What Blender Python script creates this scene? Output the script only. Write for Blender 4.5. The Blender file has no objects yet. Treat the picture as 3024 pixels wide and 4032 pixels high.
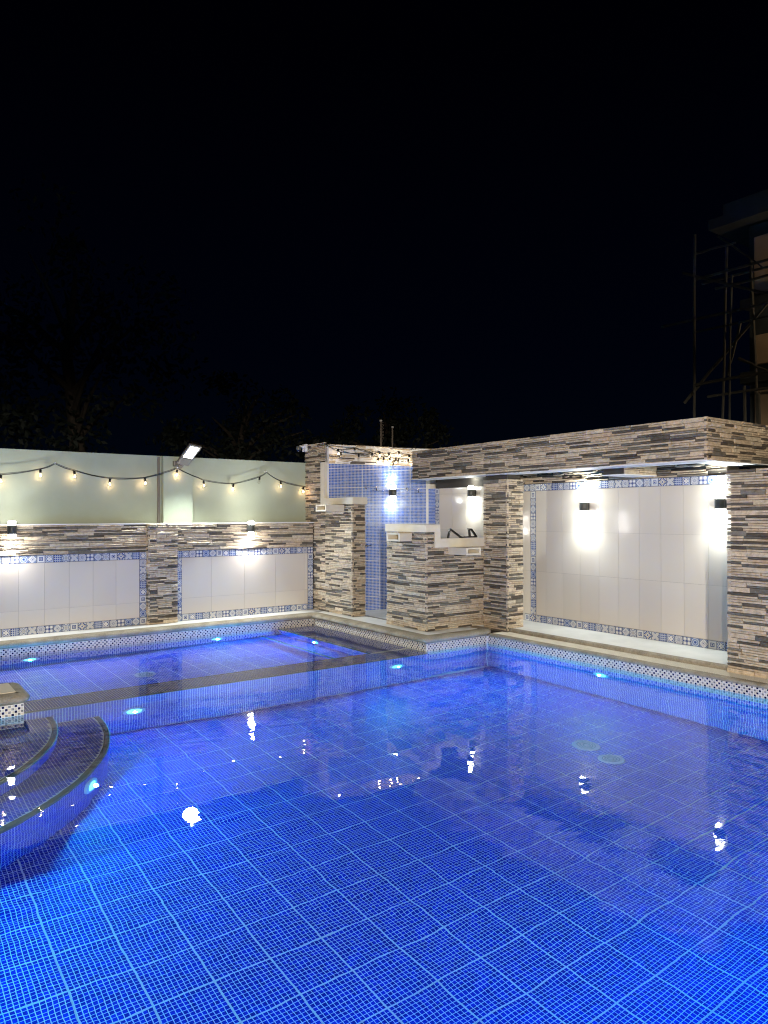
import bpy, bmesh, math, random
from mathutils import Vector, Matrix, noise
rnd = random.Random(7)
R = math.radians
SC = bpy.context.scene
COL = SC.collection

# ------------------------------------------------------------------ camera
EYE = 1.54
YAW, PITCH, ROLL, FPX = R(53.927), R(0.3045), R(-0.1024), 2837.5
f = Vector((math.cos(YAW)*math.cos(PITCH), math.sin(YAW)*math.cos(PITCH), math.sin(PITCH)))
r = f.cross(Vector((0, 0, 1))).normalized(); u = r.cross(f)
r2 = r*math.cos(ROLL)+u*math.sin(ROLL); u2 = -r*math.sin(ROLL)+u*math.cos(ROLL)
cam_d = bpy.data.cameras.new('camera'); cam = bpy.data.objects.new('camera', cam_d); COL.objects.link(cam)
cam_d.sensor_fit = 'HORIZONTAL'; cam_d.sensor_width = 36.0; cam_d.lens = 36.0*FPX/3024.0
cam_d.clip_start = 0.05; cam_d.clip_end = 400
cam.matrix_world = Matrix(((r2.x, u2.x, -f.x, 0), (r2.y, u2.y, -f.y, 0), (r2.z, u2.z, -f.z, EYE), (0, 0, 0, 1)))
SC.camera = cam
CAMP = Vector((0, 0, EYE))

# ------------------------------------------------------------------ world (night sky) and exposure
W = bpy.data.worlds.new('World'); SC.world = W; W.use_nodes = True
nt = W.node_tree; nt.nodes.clear()
o_ = nt.nodes.new('ShaderNodeOutputWorld'); b_ = nt.nodes.new('ShaderNodeBackground')
tc = nt.nodes.new('ShaderNodeTexCoord'); sp = nt.nodes.new('ShaderNodeSeparateXYZ'); cr = nt.nodes.new('ShaderNodeValToRGB')
nt.links.new(tc.outputs['Generated'], sp.inputs[0]); nt.links.new(sp.outputs['Z'], cr.inputs[0])
nt.links.new(cr.outputs[0], b_.inputs[0]); nt.links.new(b_.outputs[0], o_.inputs[0])
el = cr.color_ramp.elements
el[0].position = 0.0; el[0].color = (0.0006, 0.0020, 0.0052, 1)
el[1].position = 0.55; el[1].color = (0.00008, 0.00010, 0.0012, 1)
e = el.new(0.22); e.color = (0.0002, 0.0007, 0.0036, 1)
b_.inputs[1].default_value = 0.75
SC.view_settings.view_transform = 'Standard'; SC.view_settings.look = 'None'
SC.view_settings.exposure = 0.0; SC.view_settings.gamma = 1.0; SC.view_settings.use_curve_mapping = False
cy = SC.cycles
cy.use_denoising = True; cy.denoising_prefilter = 'NONE'; cy.filter_width = 1.15; cy.max_bounces = 8; cy.diffuse_bounces = 4; cy.glossy_bounces = 4
cy.transmission_bounces = 6; cy.caustics_refractive = True; cy.caustics_reflective = False
cy.sample_clamp_indirect = 4.0; cy.sample_clamp_direct = 0.0; cy.blur_glossy = 0.5
WHITE = (1.0, 0.97, 0.92); COOL = (0.92, 1.0, 0.97); WARM = (1.0, 0.78, 0.52); AQUA = (0.006, 0.48, 1.0)

def lamp(kind, name, loc, power, color, parent=None, direction=None, **k):
    d = bpy.data.lights.new(name, kind); d.energy = power; d.color = color
    for a, v in k.items(): setattr(d, a, v)
    o = bpy.data.objects.new(name, d); COL.objects.link(o)
    loc = Vector(loc)
    o.location = loc - (parent.location if parent else Vector())
    if direction is not None: o.rotation_euler = Vector(direction).to_track_quat('-Z', 'Y').to_euler()
    if parent: o.parent = parent
    return o

# ------------------------------------------------------------------ object helpers
def tag(o, label=None, cat=None, group=None, kind=None):
    if label: o['label'] = label
    if cat: o['category'] = cat
    if group: o['group'] = group
    if kind: o['kind'] = kind
    return o
def thing(name, loc, label, cat, group=None):
    o = bpy.data.objects.new(name, None); COL.objects.link(o); o.location = loc; o.empty_display_size = .1
    return tag(o, label, cat, group)
def setting(name, loc=(0, 0, 0)):
    o = bpy.data.objects.new(name, None); COL.objects.link(o); o.location = loc; o.empty_display_size = .1
    o['kind'] = 'structure'; return o
def put(name, me, parent=None, loc=(0, 0, 0), rot=(0, 0, 0), scale=(1, 1, 1)):
    """place mesh at WORLD loc; the parent (unrotated) only offsets it"""
    o = bpy.data.objects.new(name, me); COL.objects.link(o)
    base = Vector()
    if parent is not None:
        o.parent = parent; p = parent
        while p is not None: base += p.location; p = p.parent
    o.location = Vector(loc) - base; o.rotation_euler = rot; o.scale = scale
    return o
class MB:
    def __init__(s): s.v = []; s.f = []; s.m = []; s.mats = []
    def mi(s, mat):
        if mat not in s.mats: s.mats.append(mat)
        return s.mats.index(mat)
    def face(s, pts, mat):
        i = len(s.v); s.v += [tuple(p) for p in pts]; s.f.append(tuple(range(i, i+len(pts)))); s.m.append(s.mi(mat))
    def box(s, a, b, mat, M=None):
        x0, y0, z0 = a; x1, y1, z1 = b
        c = [(x0, y0, z0), (x1, y0, z0), (x1, y1, z0), (x0, y1, z0), (x0, y0, z1), (x1, y0, z1), (x1, y1, z1), (x0, y1, z1)]
        if M is not None: c = [tuple(M @ Vector(p)) for p in c]
        i = len(s.v); s.v += c; k = s.mi(mat)
        for q in ((0, 3, 2, 1), (4, 5, 6, 7), (0, 1, 5, 4), (1, 2, 6, 5), (2, 3, 7, 6), (3, 0, 4, 7)):
            s.f.append(tuple(i+j for j in q)); s.m.append(k)
    def lathe(s, prof, mat, M=None, n=20, cap=True):
        i = len(s.v); k = s.mi(mat); P = len(prof)
        for j in range(n):
            a = 2*math.pi*j/n
            for (rr, z) in prof:
                p = Vector((rr*math.cos(a), rr*math.sin(a), z)); s.v.append(tuple(M @ p if M is not None else p))
        for j in range(n):
            for q in range(P-1):
                a0 = i+j*P+q; b0 = i+((j+1) % n)*P+q
                s.f.append((a0, b0, b0+1, a0+1)); s.m.append(k)
        if cap:
            s.f.append(tuple(i+j*P for j in reversed(range(n)))); s.m.append(k)
            s.f.append(tuple(i+j*P+P-1 for j in range(n))); s.m.append(k)
    def tube(s, pts, rad, mat, n=8):
        pts = [Vector(p) for p in pts]; k = s.mi(mat); i = len(s.v); up = Vector((0.13, 0.21, 1)).normalized()
        for j, p in enumerate(pts):
            t = (pts[min(j+1, len(pts)-1)]-pts[max(j-1, 0)]).normalized()
            a = t.cross(up)
            if a.length < .05: a = t.cross(Vector((1, 0, 0)))
            a.normalize(); b = t.cross(a)
            rr = rad[j] if isinstance(rad, (list, tuple)) else rad
            for q in range(n):
                w = 2*math.pi*q/n; s.v.append(tuple(p+a*math.cos(w)*rr+b*math.sin(w)*rr))
        for j in range(len(pts)-1):
            for q in range(n):
                a0 = i+j*n+q; a1 = i+j*n+(q+1) % n
                s.f.append((a0, a1, a1+n, a0+n)); s.m.append(k)
        s.f.append(tuple(i+q for q in reversed(range(n)))); s.m.append(k)
        e0 = i+(len(pts)-1)*n; s.f.append(tuple(e0+q for q in range(n))); s.m.append(k)
    def mesh(s, name, smooth=False, bevel=0):
        me = bpy.data.meshes.new(name); me.from_pydata(s.v, [], s.f)
        for m in s.mats: me.materials.append(m)
        me.polygons.foreach_set('material_index', s.m)
        if bevel:
            bm = bmesh.new(); bm.from_mesh(me); bmesh.ops.remove_doubles(bm, verts=bm.verts, dist=1e-5)
            bmesh.ops.bevel(bm, geom=bm.edges[:], offset=bevel, segments=2, affect='EDGES', profile=.6)
            bm.to_mesh(me); bm.free()
        if smooth:
            me.polygons.foreach_set('use_smooth', [True]*len(me.polygons))
            try: me.set_sharp_from_angle(angle=R(40))
            except Exception: pass
        me.update(); return me
def boxmesh(name, a, b, mat, bevel=0):
    m = MB(); m.box(a, b, mat); return m.mesh(name, bevel=bevel)

# wall frames: X walls face -Y (u=+X), Y walls face -X (u=-Y)
class Frame:
    def __init__(s, origin, ang=0.0):
        s.o = Vector(origin); s.a = ang
        s.U = Vector((math.cos(ang), math.sin(ang), 0)); s.N = Vector((math.sin(ang), -math.cos(ang), 0))
        s.M = Matrix.Translation(s.o) @ Matrix.Rotation(ang, 4, 'Z')
    def p(s, u_, n_, z_): return s.o+s.U*u_+s.N*n_+Vector((0, 0, z_))
def XF(Y): return Frame((0, Y, 0), 0)
def YF(X): return Frame((X, 0, 0), -math.pi/2)     # u = -Y
def fput(name, me, root, F, u_, n_, z_, scale=(1, 1, 1)):
    return put(name, me, root, F.p(u_, n_, z_), (0, 0, F.a), scale)
def fbox(name, root, F, u0, u1, n0, n1, z0, z1, mat, bevel=0):
    """box between u0..u1, outward n0..n1, z0..z1"""
    c = ((u0+u1)/2, (n0+n1)/2, (z0+z1)/2); hx, hn, hz = abs(u1-u0)/2, abs(n1-n0)/2, abs(z1-z0)/2
    me = boxmesh(name, (-hx, -hn, -hz), (hx, hn, hz), mat, bevel)
    return fput(name, me, root, F, *c)

# ------------------------------------------------------------------ materials
class NT:
    def __init__(s, name):
        s.m = bpy.data.materials.new(name); s.m.use_nodes = True; s.t = s.m.node_tree; s.n = s.t.nodes
        s.bs = s.n['Principled BSDF']; s.out = s.n['Material Output']
    def add(s, typ, **k):
        n = s.n.new(typ)
        for a, v in k.items(): setattr(n, a, v)
        return n
    def L(s, a, b): s.t.links.new(a, b)
    def math(s, op, a, b=None, c=None):
        n = s.add('ShaderNodeMath', operation=op)
        for i, x in enumerate((a, b, c)):
            if x is None: continue
            if isinstance(x, (int, float)): n.inputs[i].default_value = x
            else: s.L(x, n.inputs[i])
        return n.outputs[0]
    def ramp(s, fac, stops, interp='LINEAR'):
        n = s.add('ShaderNodeValToRGB'); n.color_ramp.interpolation = interp; e = n.color_ramp.elements
        e[0].position, e[0].color = stops[0][0], (*stops[0][1], 1); e[1].position, e[1].color = stops[-1][0], (*stops[-1][1], 1)
        for p, c in stops[1:-1]: q = e.new(p); q.color = (*c, 1)
        s.L(fac, n.inputs[0]); return n.outputs[0]
    def noise(s, scale, detail=3, rough=.5, vec=None, out='Fac'):
        n = s.add('ShaderNodeTexNoise'); n.inputs['Scale'].default_value = scale; n.inputs['Detail'].default_value = detail
        n.inputs['Roughness'].default_value = rough
        if vec is not None: s.L(vec, n.inputs['Vector'])
        return n.outputs[out]
    def pos(s): return s.add('ShaderNodeNewGeometry').outputs['Position']
    def mix(s, fac, a, b, mode='MIX'):
        n = s.add('ShaderNodeMix', data_type='RGBA', blend_type=mode)
        for i, x in ((0, fac), (6, a), (7, b)):
            if isinstance(x, (int, float)): n.inputs[i].default_value = x
            elif isinstance(x, tuple): n.inputs[i].default_value = (*x, 1)
            else: s.L(x, n.inputs[i])
        return n.outputs[2]
    def bump(s, h, strength=.3, dist=.01):
        n = s.add('ShaderNodeBump'); n.inputs['Strength'].default_value = strength; n.inputs['Distance'].default_value = dist
        s.L(h, n.inputs['Height']); s.L(n.outputs[0], s.bs.inputs['Normal']); return n
    def set(s, **k):
        for a, v in k.items():
            a = a.replace('_', ' ')
            if isinstance(v, tuple) and len(v) == 3: v = (*v, 1)
            if isinstance(v, (int, float, tuple)): s.bs.inputs[a].default_value = v
            else: s.L(v, s.bs.inputs[a])
        return s
def plain(name, col, rough=.5, metal=0.0, var=.0, scale=8.0, bump=0, bscale=60):
    n = NT(name); n.set(Roughness=rough, Metallic=metal)
    if var:
        f_ = n.noise(scale, 4, .55, n.pos())
        lo = tuple(c*(1-var) for c in col); hi = tuple(min(1, c*(1+var)) for c in col)
        n.set(Base_Color=n.ramp(f_, [(.3, lo), (.7, hi)]))
    else: n.set(Base_Color=col)
    if bump: n.bump(n.noise(bscale, 4, .6, n.pos()), bump, .006)
    return n.m
def emis(name, col, strength):
    n = NT(name); n.set(Base_Color=col, Emission_Color=col, Emission_Strength=strength, Roughness=.3); return n.m

def stone_mat(name, stops):
    n = NT(name); oi = n.add('ShaderNodeObjectInfo').outputs['Random']; ri = n.add('ShaderNodeNewGeometry').outputs['Random Per Island']
    f_ = n.math('FRACT', n.math('ADD', oi, n.math('MULTIPLY', ri, 7.31)))
    base = n.ramp(f_, stops)
    p = n.pos()
    mot = n.noise(22, 5, .65, p); fine = n.noise(150, 4, .6, p); big = n.noise(4, 2, .5, p)
    c = n.mix(1.0, base, n.ramp(mot, [(.28, (.62, .60, .58)), (.55, (1, 1, 1)), (.8, (1.12, 1.1, 1.06))]), 'MULTIPLY')
    c = n.mix(.55, c, n.ramp(fine, [(.3, (.6, .6, .6)), (.7, (1.15, 1.15, 1.15))]), 'MULTIPLY')
    c = n.mix(.35, c, n.ramp(big, [(.35, (.78, .8, .76)), (.65, (1.08, 1.03, .96))]), 'MULTIPLY')
    n.set(Base_Color=c, Roughness=.78)
    h = n.math('ADD', n.math('MULTIPLY', mot, 1.0), n.math('MULTIPLY', fine, .35))
    n.bump(h, .55, .012); return n.m
LIGHT = stone_mat('ledger_stone_light', [(0, (.57, .45, .315)), (.3, (.68, .565, .41)), (.6, (.52, .40, .275)), (.85, (.61, .525, .39)), (1, (.46, .37, .255))])
DARK = stone_mat('ledger_stone_dark', [(0, (.088, .068, .050)), (.4, (.125, .102, .078)), (.7, (.165, .145, .115)), (1, (.25, .215, .165))])
MORTAR = plain('mortar', (.035, .028, .02), .9, var=.2)
PLASTER_GREEN = plain('painted_plaster_sage', (.355, .395, .295), .6, var=.09, scale=1.6, bump=.12, bscale=35)
PLASTER_CREAM = plain('plaster_cream', (.66, .60, .47), .6, var=.06, scale=6, bump=.1, bscale=60)
PLASTER_WHITE = plain('plaster_white', (.74, .74, .72), .5, var=.04, scale=4, bump=.05)
GROUT_WHITE = plain('grout_white', (.72, .71, .68), .8, var=.06, scale=30)
GROUT_GREY = plain('grout_grey', (.30, .30, .31), .85)
GROUT_TILE = plain('grout_tile_cream', (.36, .33, .29), .85)
def tile_mat():
    n = NT('glazed_wall_tile'); oi = n.add('ShaderNodeObjectInfo').outputs['Random']
    c = n.ramp(oi, [(0, (.56, .505, .43)), (1, (.60, .545, .465))])
    n.set(Base_Color=c, Roughness=.11, Specular_IOR_Level=.6)
    n.bump(n.noise(2.2, 2, .5, n.pos()), .25, .004); return n.m
WALLTILE = tile_mat()
def floor_tile():
    n = NT('deck_tile'); f_ = n.noise(3.5, 5, .6, n.pos())
    n.set(Base_Color=n.ramp(f_, [(.3, (.66, .66, .63)), (.7, (.80, .79, .76))]), Roughness=.35); return n.m
DECKTILE = floor_tile()
def coping_mat(name, a, b, c):
    n = NT(name); p = n.pos(); f1 = n.noise(55, 5, .7, p); f2 = n.noise(6, 3, .5, p)
    col = n.mix(.5, n.ramp(f1, [(.3, a), (.5, b), (.7, c)]), n.ramp(f2, [(.3, a), (.7, c)]))
    n.set(Base_Color=col, Roughness=.7); n.bump(f1, .5, .008); return n.m
COPING = coping_mat('coping_stone', (.14, .115, .075), (.27, .23, .165), (.42, .37, .28))
EDGE = coping_mat('edge_trim_stone', (.03, .026, .02), (.055, .05, .04), (.10, .09, .07))
def mosaic_mat(name, col, var=.34, rough=.18, spec=.5):
    n = NT(name); p = n.pos()
    sn = n.add('ShaderNodeVectorMath', operation='SNAP'); n.L(p, sn.inputs[0]); sn.inputs[1].default_value = (.0251, .0251, .0251)
    wn = n.add('ShaderNodeTexWhiteNoise', noise_dimensions='3D'); n.L(sn.outputs[0], wn.inputs['Vector'])
    bg = n.noise(1.3, 2, .5, p)
    c = n.ramp(wn.outputs['Value'], [(0, tuple(x*(1-var) for x in col)), (1, tuple(min(1, x*(1+var)) for x in col))])
    c = n.mix(.5, c, n.ramp(bg, [(.35, (.8, .8, .85)), (.65, (1.1, 1.15, 1.1))]), 'MULTIPLY')
    n.set(Base_Color=c, Roughness=rough, Specular_IOR_Level=spec); return n.m
M_BLUE = mosaic_mat('pool_mosaic_blue', (.0004, .020, .40), rough=.4, spec=.12)
M_SHOWER = mosaic_mat('shower_mosaic_blue', (.032, .12, .48), .3)
M_NAVY = mosaic_mat('band_mosaic_navy', (.012, .014, .06), .4)
M_GREY = mosaic_mat('band_mosaic_grey', (.22, .22, .23), .35)
M_CREAM = mosaic_mat('band_mosaic_cream', (.60, .55, .46), .12)
GROUT_POOL = plain('pool_grout', (.70, .76, .80), .8)
BLACK = plain('black_painted_metal', (.012, .012, .013), .35)
LAMPBODY = plain('lamp_body_grey', (.05, .05, .042), .4)
DKPLASTIC = plain('dark_plastic', (.02, .02, .02), .45)
GREYMETAL = plain('grey_cast_metal', (.20, .19, .17), .4, .6)
CHROME = plain('chrome', (.85, .86, .88), .08, 1.0)
GRATE = plain('drain_slat_plastic', (.74, .70, .60), .45, var=.05, scale=20)
CHANNEL = plain('drain_channel_dark', (.02, .018, .015), .9)
WHITEPL = plain('white_plastic', (.75, .76, .76), .35)
DRAINPL = plain('drain_plastic_grey', (.52, .36, .42), .5)
ABSDARK = plain('drain_slot_grey', (.10, .12, .14), .6)
ABSPL = plain('pale_blue_plastic', (.45, .62, .70), .4)
CORE = plain('concrete', (.20, .19, .18), .9, var=.15)
GLOW = emis('sconce_lens_glow', (1.0, .98, .92), 14)
LEDGLOW = emis('floodlight_led', (.93, 1.0, .98), 14)
AQUAGLOW = emis('pool_lamp_glow', (.16, .80, 1.0), 2.6)
BULBGLOW = emis('bulb_filament_glow', (1.0, .76, .45), 12)
def glass():
    n = NT('bulb_glass'); n.set(Base_Color=(1, .97, .92), Roughness=.02, IOR=1.2, Transmission_Weight=1.0, Alpha=.35); return n.m
BULBGLASS = glass()

# patterned tiles: ten printed designs
def pattern(kind, cols):
    n = NT('patterned_tile_%s' % kind)
    uv = n.add('ShaderNodeUVMap').outputs[0]; s = n.add('ShaderNodeSeparateXYZ'); n.L(uv, s.inputs[0])
    x = n.math('SUBTRACT', n.math('MULTIPLY', s.outputs[0], 2), 1); y = n.math('SUBTRACT', n.math('MULTIPLY', s.outputs[1], 2), 1)
    ax, ay = n.math('ABSOLUTE', x), n.math('ABSOLUTE', y)
    mx = n.math('MAXIMUM', ax, ay); mn = n.math('MINIMUM', ax, ay); d = n.math('ADD', ax, ay)
    rr = n.math('SQRT', n.math('ADD', n.math('MULTIPLY', x, x), n.math('MULTIPLY', y, y)))
    th = n.math('ARCTAN2', y, x)
    bx, by = n.math('SUBTRACT', ax, .5), n.math('SUBTRACT', ay, .5)
    r4 = n.math('SQRT', n.math('ADD', n.math('MULTIPLY', bx, bx), n.math('MULTIPLY', by, by)))
    if kind == 'diamond': v = n.math('MULTIPLY', d, .6)
    elif kind == 'rings': v = n.math('MULTIPLY', rr, .75)
    elif kind == 'quatrefoil': v = n.math('MULTIPLY', r4, 1.5)
    elif kind == 'square': v = n.math('MULTIPLY', mx, 1.0)
    elif kind == 'cross': v = n.math('MULTIPLY', n.math('ABSOLUTE', n.math('SUBTRACT', ax, ay)), 1.2)
    elif kind == 'flower': v = n.math('MULTIPLY', n.math('ADD', rr, n.math('MULTIPLY', n.math('COSINE', n.math('MULTIPLY', th, 8)), .14)), .85)
    elif kind == 'star': v = n.math('ADD', n.math('MULTIPLY', mx, .5), n.math('MULTIPLY', mn, .75))
    elif kind == 'lattice': v = n.math('MULTIPLY', n.math('ADD', n.math('ABSOLUTE', n.math('SINE', n.math('MULTIPLY', ax, 6.2))), n.math('ABSOLUTE', n.math('SINE', n.math('MULTIPLY', ay, 6.2)))), .5)
    elif kind == 'leaf': v = n.math('MULTIPLY', n.math('ADD', rr, n.math('MULTIPLY', n.math('COSINE', n.math('MULTIPLY', th, 4)), .35)), .8)
    else: v = n.math('MULTIPLY', n.math('ADD', r4, n.math('MULTIPLY', d, .35)), .9)
    ed = n.math('GREATER_THAN', mx, .93)
    c = n.mix(ed, n.ramp(v, cols, 'CONSTANT'), (.12, .14, .20))
    n.set(Base_Color=c, Roughness=.25); return n.m
NV, WH, GB, LB, TP = (.025, .05, .19), (.60, .60, .58), (.20, .25, .36), (.11, .17, .36), (.34, .31, .26)
PATTERNS = [pattern('diamond', [(0, NV), (.1, WH), (.22, NV), (.3, WH), (.42, GB), (.5, WH), (.66, NV), (.72, GB), (1, NV)]),
 pattern('rings', [(0, NV), (.14, LB), (.3, WH), (.36, LB), (.5, GB), (.62, WH), (.68, LB), (1, NV)]),
 pattern('quatrefoil', [(0, WH), (.45, WH), (.5, NV), (.62, WH), (.7, NV), (1, GB)]),
 pattern('square', [(0, NV), (.18, WH), (.3, NV), (.46, GB), (.5, WH), (.78, GB), (.86, WH), (1, NV)]),
 pattern('cross', [(0, WH), (.1, NV), (.16, WH), (.32, TP), (.42, WH), (.6, NV), (.75, GB), (1, WH)]),
 pattern('flower', [(0, WH), (.12, NV), (.3, WH), (.5, NV), (.58, WH), (.72, NV), (.8, WH), (1, NV)]),
 pattern('star', [(0, NV), (.15, WH), (.28, TP), (.45, WH), (.52, NV), (.7, LB), (.8, WH), (1, GB)]),
 pattern('lattice', [(0, WH), (.25, GB), (.45, WH), (.62, LB), (.85, NV), (1, WH)]),
 pattern('leaf', [(0, TP), (.15, WH), (.3, GB), (.5, WH), (.62, NV), (.78, WH), (1, GB)]),
 pattern('clover', [(0, GB), (.2, WH), (.34, NV), (.44, WH), (.6, LB), (.78, WH), (1, NV)])]
def ptile_mesh(mat, w=.1, h=.1):
    me = bpy.data.meshes.new('patterned_tile')
    a, b = w/2, h/2; k = .0015
    v = [(-a, 0, -b), (a, 0, -b), (a, 0, b), (-a, 0, b), (-a, -.006, -b), (a, -.006, -b), (a, -.006, b), (-a, -.006, b),
         (-a+k, -.008, -b+k), (a-k, -.008, -b+k), (a-k, -.008, b-k), (-a+k, -.008, b-k)]
    fs = [(8, 9, 10, 11)]
    for q in range(4):
        w_ = (q+1) % 4; fs += [(4+q, 4+w_, 8+w_, 8+q), (q, w_, 4+w_, 4+q)]
    me.from_pydata(v, [], fs); me.materials.append(mat)
    uv = me.uv_layers.new(name='UVMap')
    for l in me.loops:
        p = me.vertices[l.vertex_index].co; uv.data[l.index].uv = (p.x/.1+.5, p.z/.1+.5)
    me.update(); return me
PT = [ptile_mesh(m) for m in PATTERNS]
SEQ = [0, 8, 3, 6, 4, 7, 9, 5, 2, 1, 0, 3, 9, 7, 8, 4, 5, 2]
def ptile_row(root, F, u0, u1, z, vertical=False, off=0, z0=0, z1=0):
    p = .104
    if not vertical:
        n_ = max(1, round((u1-u0)/p)); st = (u1-u0)/n_
        for i in range(n_):
            fput('patterned_tile', PT[SEQ[(i+off) % len(SEQ)]], root, F, u0+(i+.5)*st, 0.0, z, (st/.1*.975, 1, 1.0))
    else:
        n_ = max(1, round((z1-z0)/p)); st = (z1-z0)/n_
        for i in range(n_):
            fput('patterned_tile', PT[SEQ[(i+off) % len(SEQ)]], root, F, u0, 0.0, z0+(i+.5)*st, (1, 1, st/.1*.975))

# ------------------------------------------------------------------ ledger stone
def stone_unit(mat, seed):
    rg = random.Random(seed); nx, nz = 5, 2
    v = []; fs = []
    for k in range(nz+1):
        for i in range(nx+1):
            x = -.5+i/nx; z = -.5+k/nz
            edge = (i in (0, nx)) or (k in (0, nz))
            y = -1+(.20 if edge else 0)+rg.uniform(-.10, .14)
            if k not in (0, nz): z += rg.uniform(-.12, .12)
            elif 0 < i < nx: z *= 1-rg.uniform(0, .06)
            v.append((x*(1-rg.uniform(0, .006)), y, z))
    nb = len(v)
    for k in range(nz):
        for i in range(nx):
            a = k*(nx+1)+i; fs.append((a, a+1, a+nx+2, a+nx+1))
    ring = [i for i in range(nx+1)]+[k*(nx+1)+nx for k in range(1, nz+1)]+[nz*(nx+1)+i for i in range(nx-1, -1, -1)]+[k*(nx+1) for k in range(nz-1, 0, -1)]
    for i in ring: v.append((v[i][0], 0, v[i][2]))
    for q in range(len(ring)):
        w_ = (q+1) % len(ring); fs.append((ring[q], nb+q, nb+w_, ring[w_]))
    me = bpy.data.meshes.new('stone'); me.from_pydata(v, [], fs); me.materials.append(mat); me.update(); return me
SU = {LIGHT: [stone_unit(LIGHT, i) for i in range(9)], DARK: [stone_unit(DARK, 50+i) for i in range(7)]}
def clad(root, F, u0, u1, z0, z1, seed, holes=(), h=.051, store=None, lmin=.18, lmax=.40):
    """ledger stone over u0..u1, z0..z1; stone faces near n=0"""
    rg = random.Random(seed); out = store if store is not None else []
    rows = max(1, round((z1-z0)/h)); hh = (z1-z0)/rows
    for k in range(rows):
        za = z0+k*hh; uu = u0
        first = True
        while uu < u1-.005:
            L = rg.uniform(lmin, lmax)*(.5 if first and rg.random() < .6 else 1); first = False
            if uu+L > u1-.07: L = u1-uu
            t = rg.random()
            if t < .20: sub = [(0, 1, LIGHT)]
            elif t < .47: a = rg.uniform(.42, .62); sub = [(0, a, DARK), (a, 1, LIGHT)]
            elif t < .70: a = rg.uniform(.38, .55); sub = [(0, a, LIGHT), (a, 1, DARK)]
            elif t < .955: sub = [(0, .5, LIGHT), (.5, 1, LIGHT)]
            else: sub = [(0, 1, DARK)]
            for a, b, mt in sub:
                zc = za+hh*(a+b)/2; sh = hh*(b-a)-.0042; uc = uu+L/2
                parts_ = [(uu, L)]
                if L > .26 and rg.random() < .25: c_ = rg.uniform(.4, .6)*L; parts_ = [(uu, c_), (uu+c_, L-c_)]
                for (ua, la) in parts_:
                    uc = ua+la/2
                    if any(hx0 < uc < hx1 and hz0 < zc < hz1 for hx0, hx1, hz0, hz1 in holes): continue
                    dep = .030+rg.uniform(-.012, .010)
                    out.append((F, uc, zc, la-.0035, sh, dep, mt, rg.randrange(9), rg.uniform(-.25, .25), root))
            uu += L
    return out
def lay(store, limit=300):
    """largest-showing `limit` stones as parts, the rest joined in one part"""
    if not store: return
    root = store[0][-1]
    def key(s):
        p = s[0].p(s[1], 0, s[2]); return -s[3]*s[4]/max(.5, (p-CAMP).length_squared)
    st = sorted(store, key=key)
    for (F, uc, zc, L, sh, dep, mt, vi, tw, _r) in st[:limit]:
        me = SU[mt][vi % len(SU[mt])]
        o = put('stone', me, root, F.p(uc, -.030, zc), (R(tw), R(tw*.6), F.a), (L, dep, sh))
    rest = st[limit:]
    if rest:
        m = MB()
        for (F, uc, zc, L, sh, dep, mt, vi, tw, _r) in rest:
            me = SU[mt][vi % len(SU[mt])]; M = Matrix.Translation(F.p(uc, -.030, zc)) @ Matrix.Rotation(F.a, 4, 'Z') @ Matrix.Diagonal((L, dep, sh, 1))
            i = len(m.v); m.v += [tuple(M @ v.co) for v in me.vertices]; k = m.mi(mt)
            for pl in me.polygons: m.f.append(tuple(i+q for q in pl.vertices)); m.m.append(k)
        o = put('stonework', m.mesh('stonework'), root); o['kind'] = 'stuff'

# ------------------------------------------------------------------ mosaic sheets (12 x 12 tesserae, real relief)
PITCH_T = .025
def sheet_mesh(name, nx, ny, tilef, grout, pitch=PITCH_T, g=.0040, margin=.0030, hz=.0012, connected=True):
    """sheet in local x (0..nx*pitch), z (0..ny*pitch), facing -y"""
    xs = [0]; zs = [0]
    for i in range(nx): xs += [i*pitch+(margin if i == 0 else g/2), (i+1)*pitch-(margin if i == nx-1 else g/2)]
    for i in range(ny): zs += [i*pitch+(margin if i == 0 else g/2), (i+1)*pitch-(margin if i == ny-1 else g/2)]
    xs.append(nx*pitch); zs.append(ny*pitch)
    m = MB(); nxs, nzs = len(xs), len(zs)
    m.v = [(x, 0, z) for z in zs for x in xs]; gi = m.mi(grout)
    for k in range(nzs-1):
        for i in range(nxs-1):
            a = k*nxs+i; q = (a, a+1, a+nxs+1, a+nxs)
            if i % 2 == 1 and k % 2 == 1:
                ti, tk = (i-1)//2, (k-1)//2; mt = m.mi(tilef(ti, tk)); b = len(m.v); e_ = .0004
                x0, x1, z0, z1 = xs[i]+e_, xs[i+1]-e_, zs[k]+e_, zs[k+1]-e_
                m.v += [(x0, -hz, z0), (x1, -hz, z0), (x1, -hz, z1), (x0, -hz, z1)]
                m.f.append((b, b+1, b+2, b+3)); m.m.append(mt)
                for s_ in range(4):
                    m.f.append((q[s_], q[(s_+1) % 4], b+(s_+1) % 4, b+s_)); m.m.append(mt)
            elif not ((i % 2 == 1) and (k % 2 == 1)):
                m.f.append(q); m.m.append(gi)
    return m.mesh(name)
blue = lambda i, k: M_BLUE
shw = lambda i, k: M_SHOWER
def band(i, k):
    k = k+1
    if (i+k) % 2 == 0: return M_CREAM
    return M_NAVY if ((i-k)//2+k//3) % 2 == 0 else M_GREY
SH_BLUE = sheet_mesh('mosaic_sheet', 12, 12, blue, GROUT_POOL)
SH_BAND = sheet_mesh('mosaic_sheet', 12, 12, band, GROUT_WHITE)
SH_SHOWER = sheet_mesh('mosaic_sheet', 12, 12, shw, GROUT_WHITE, g=.0042, margin=.005)
S = .3
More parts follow.
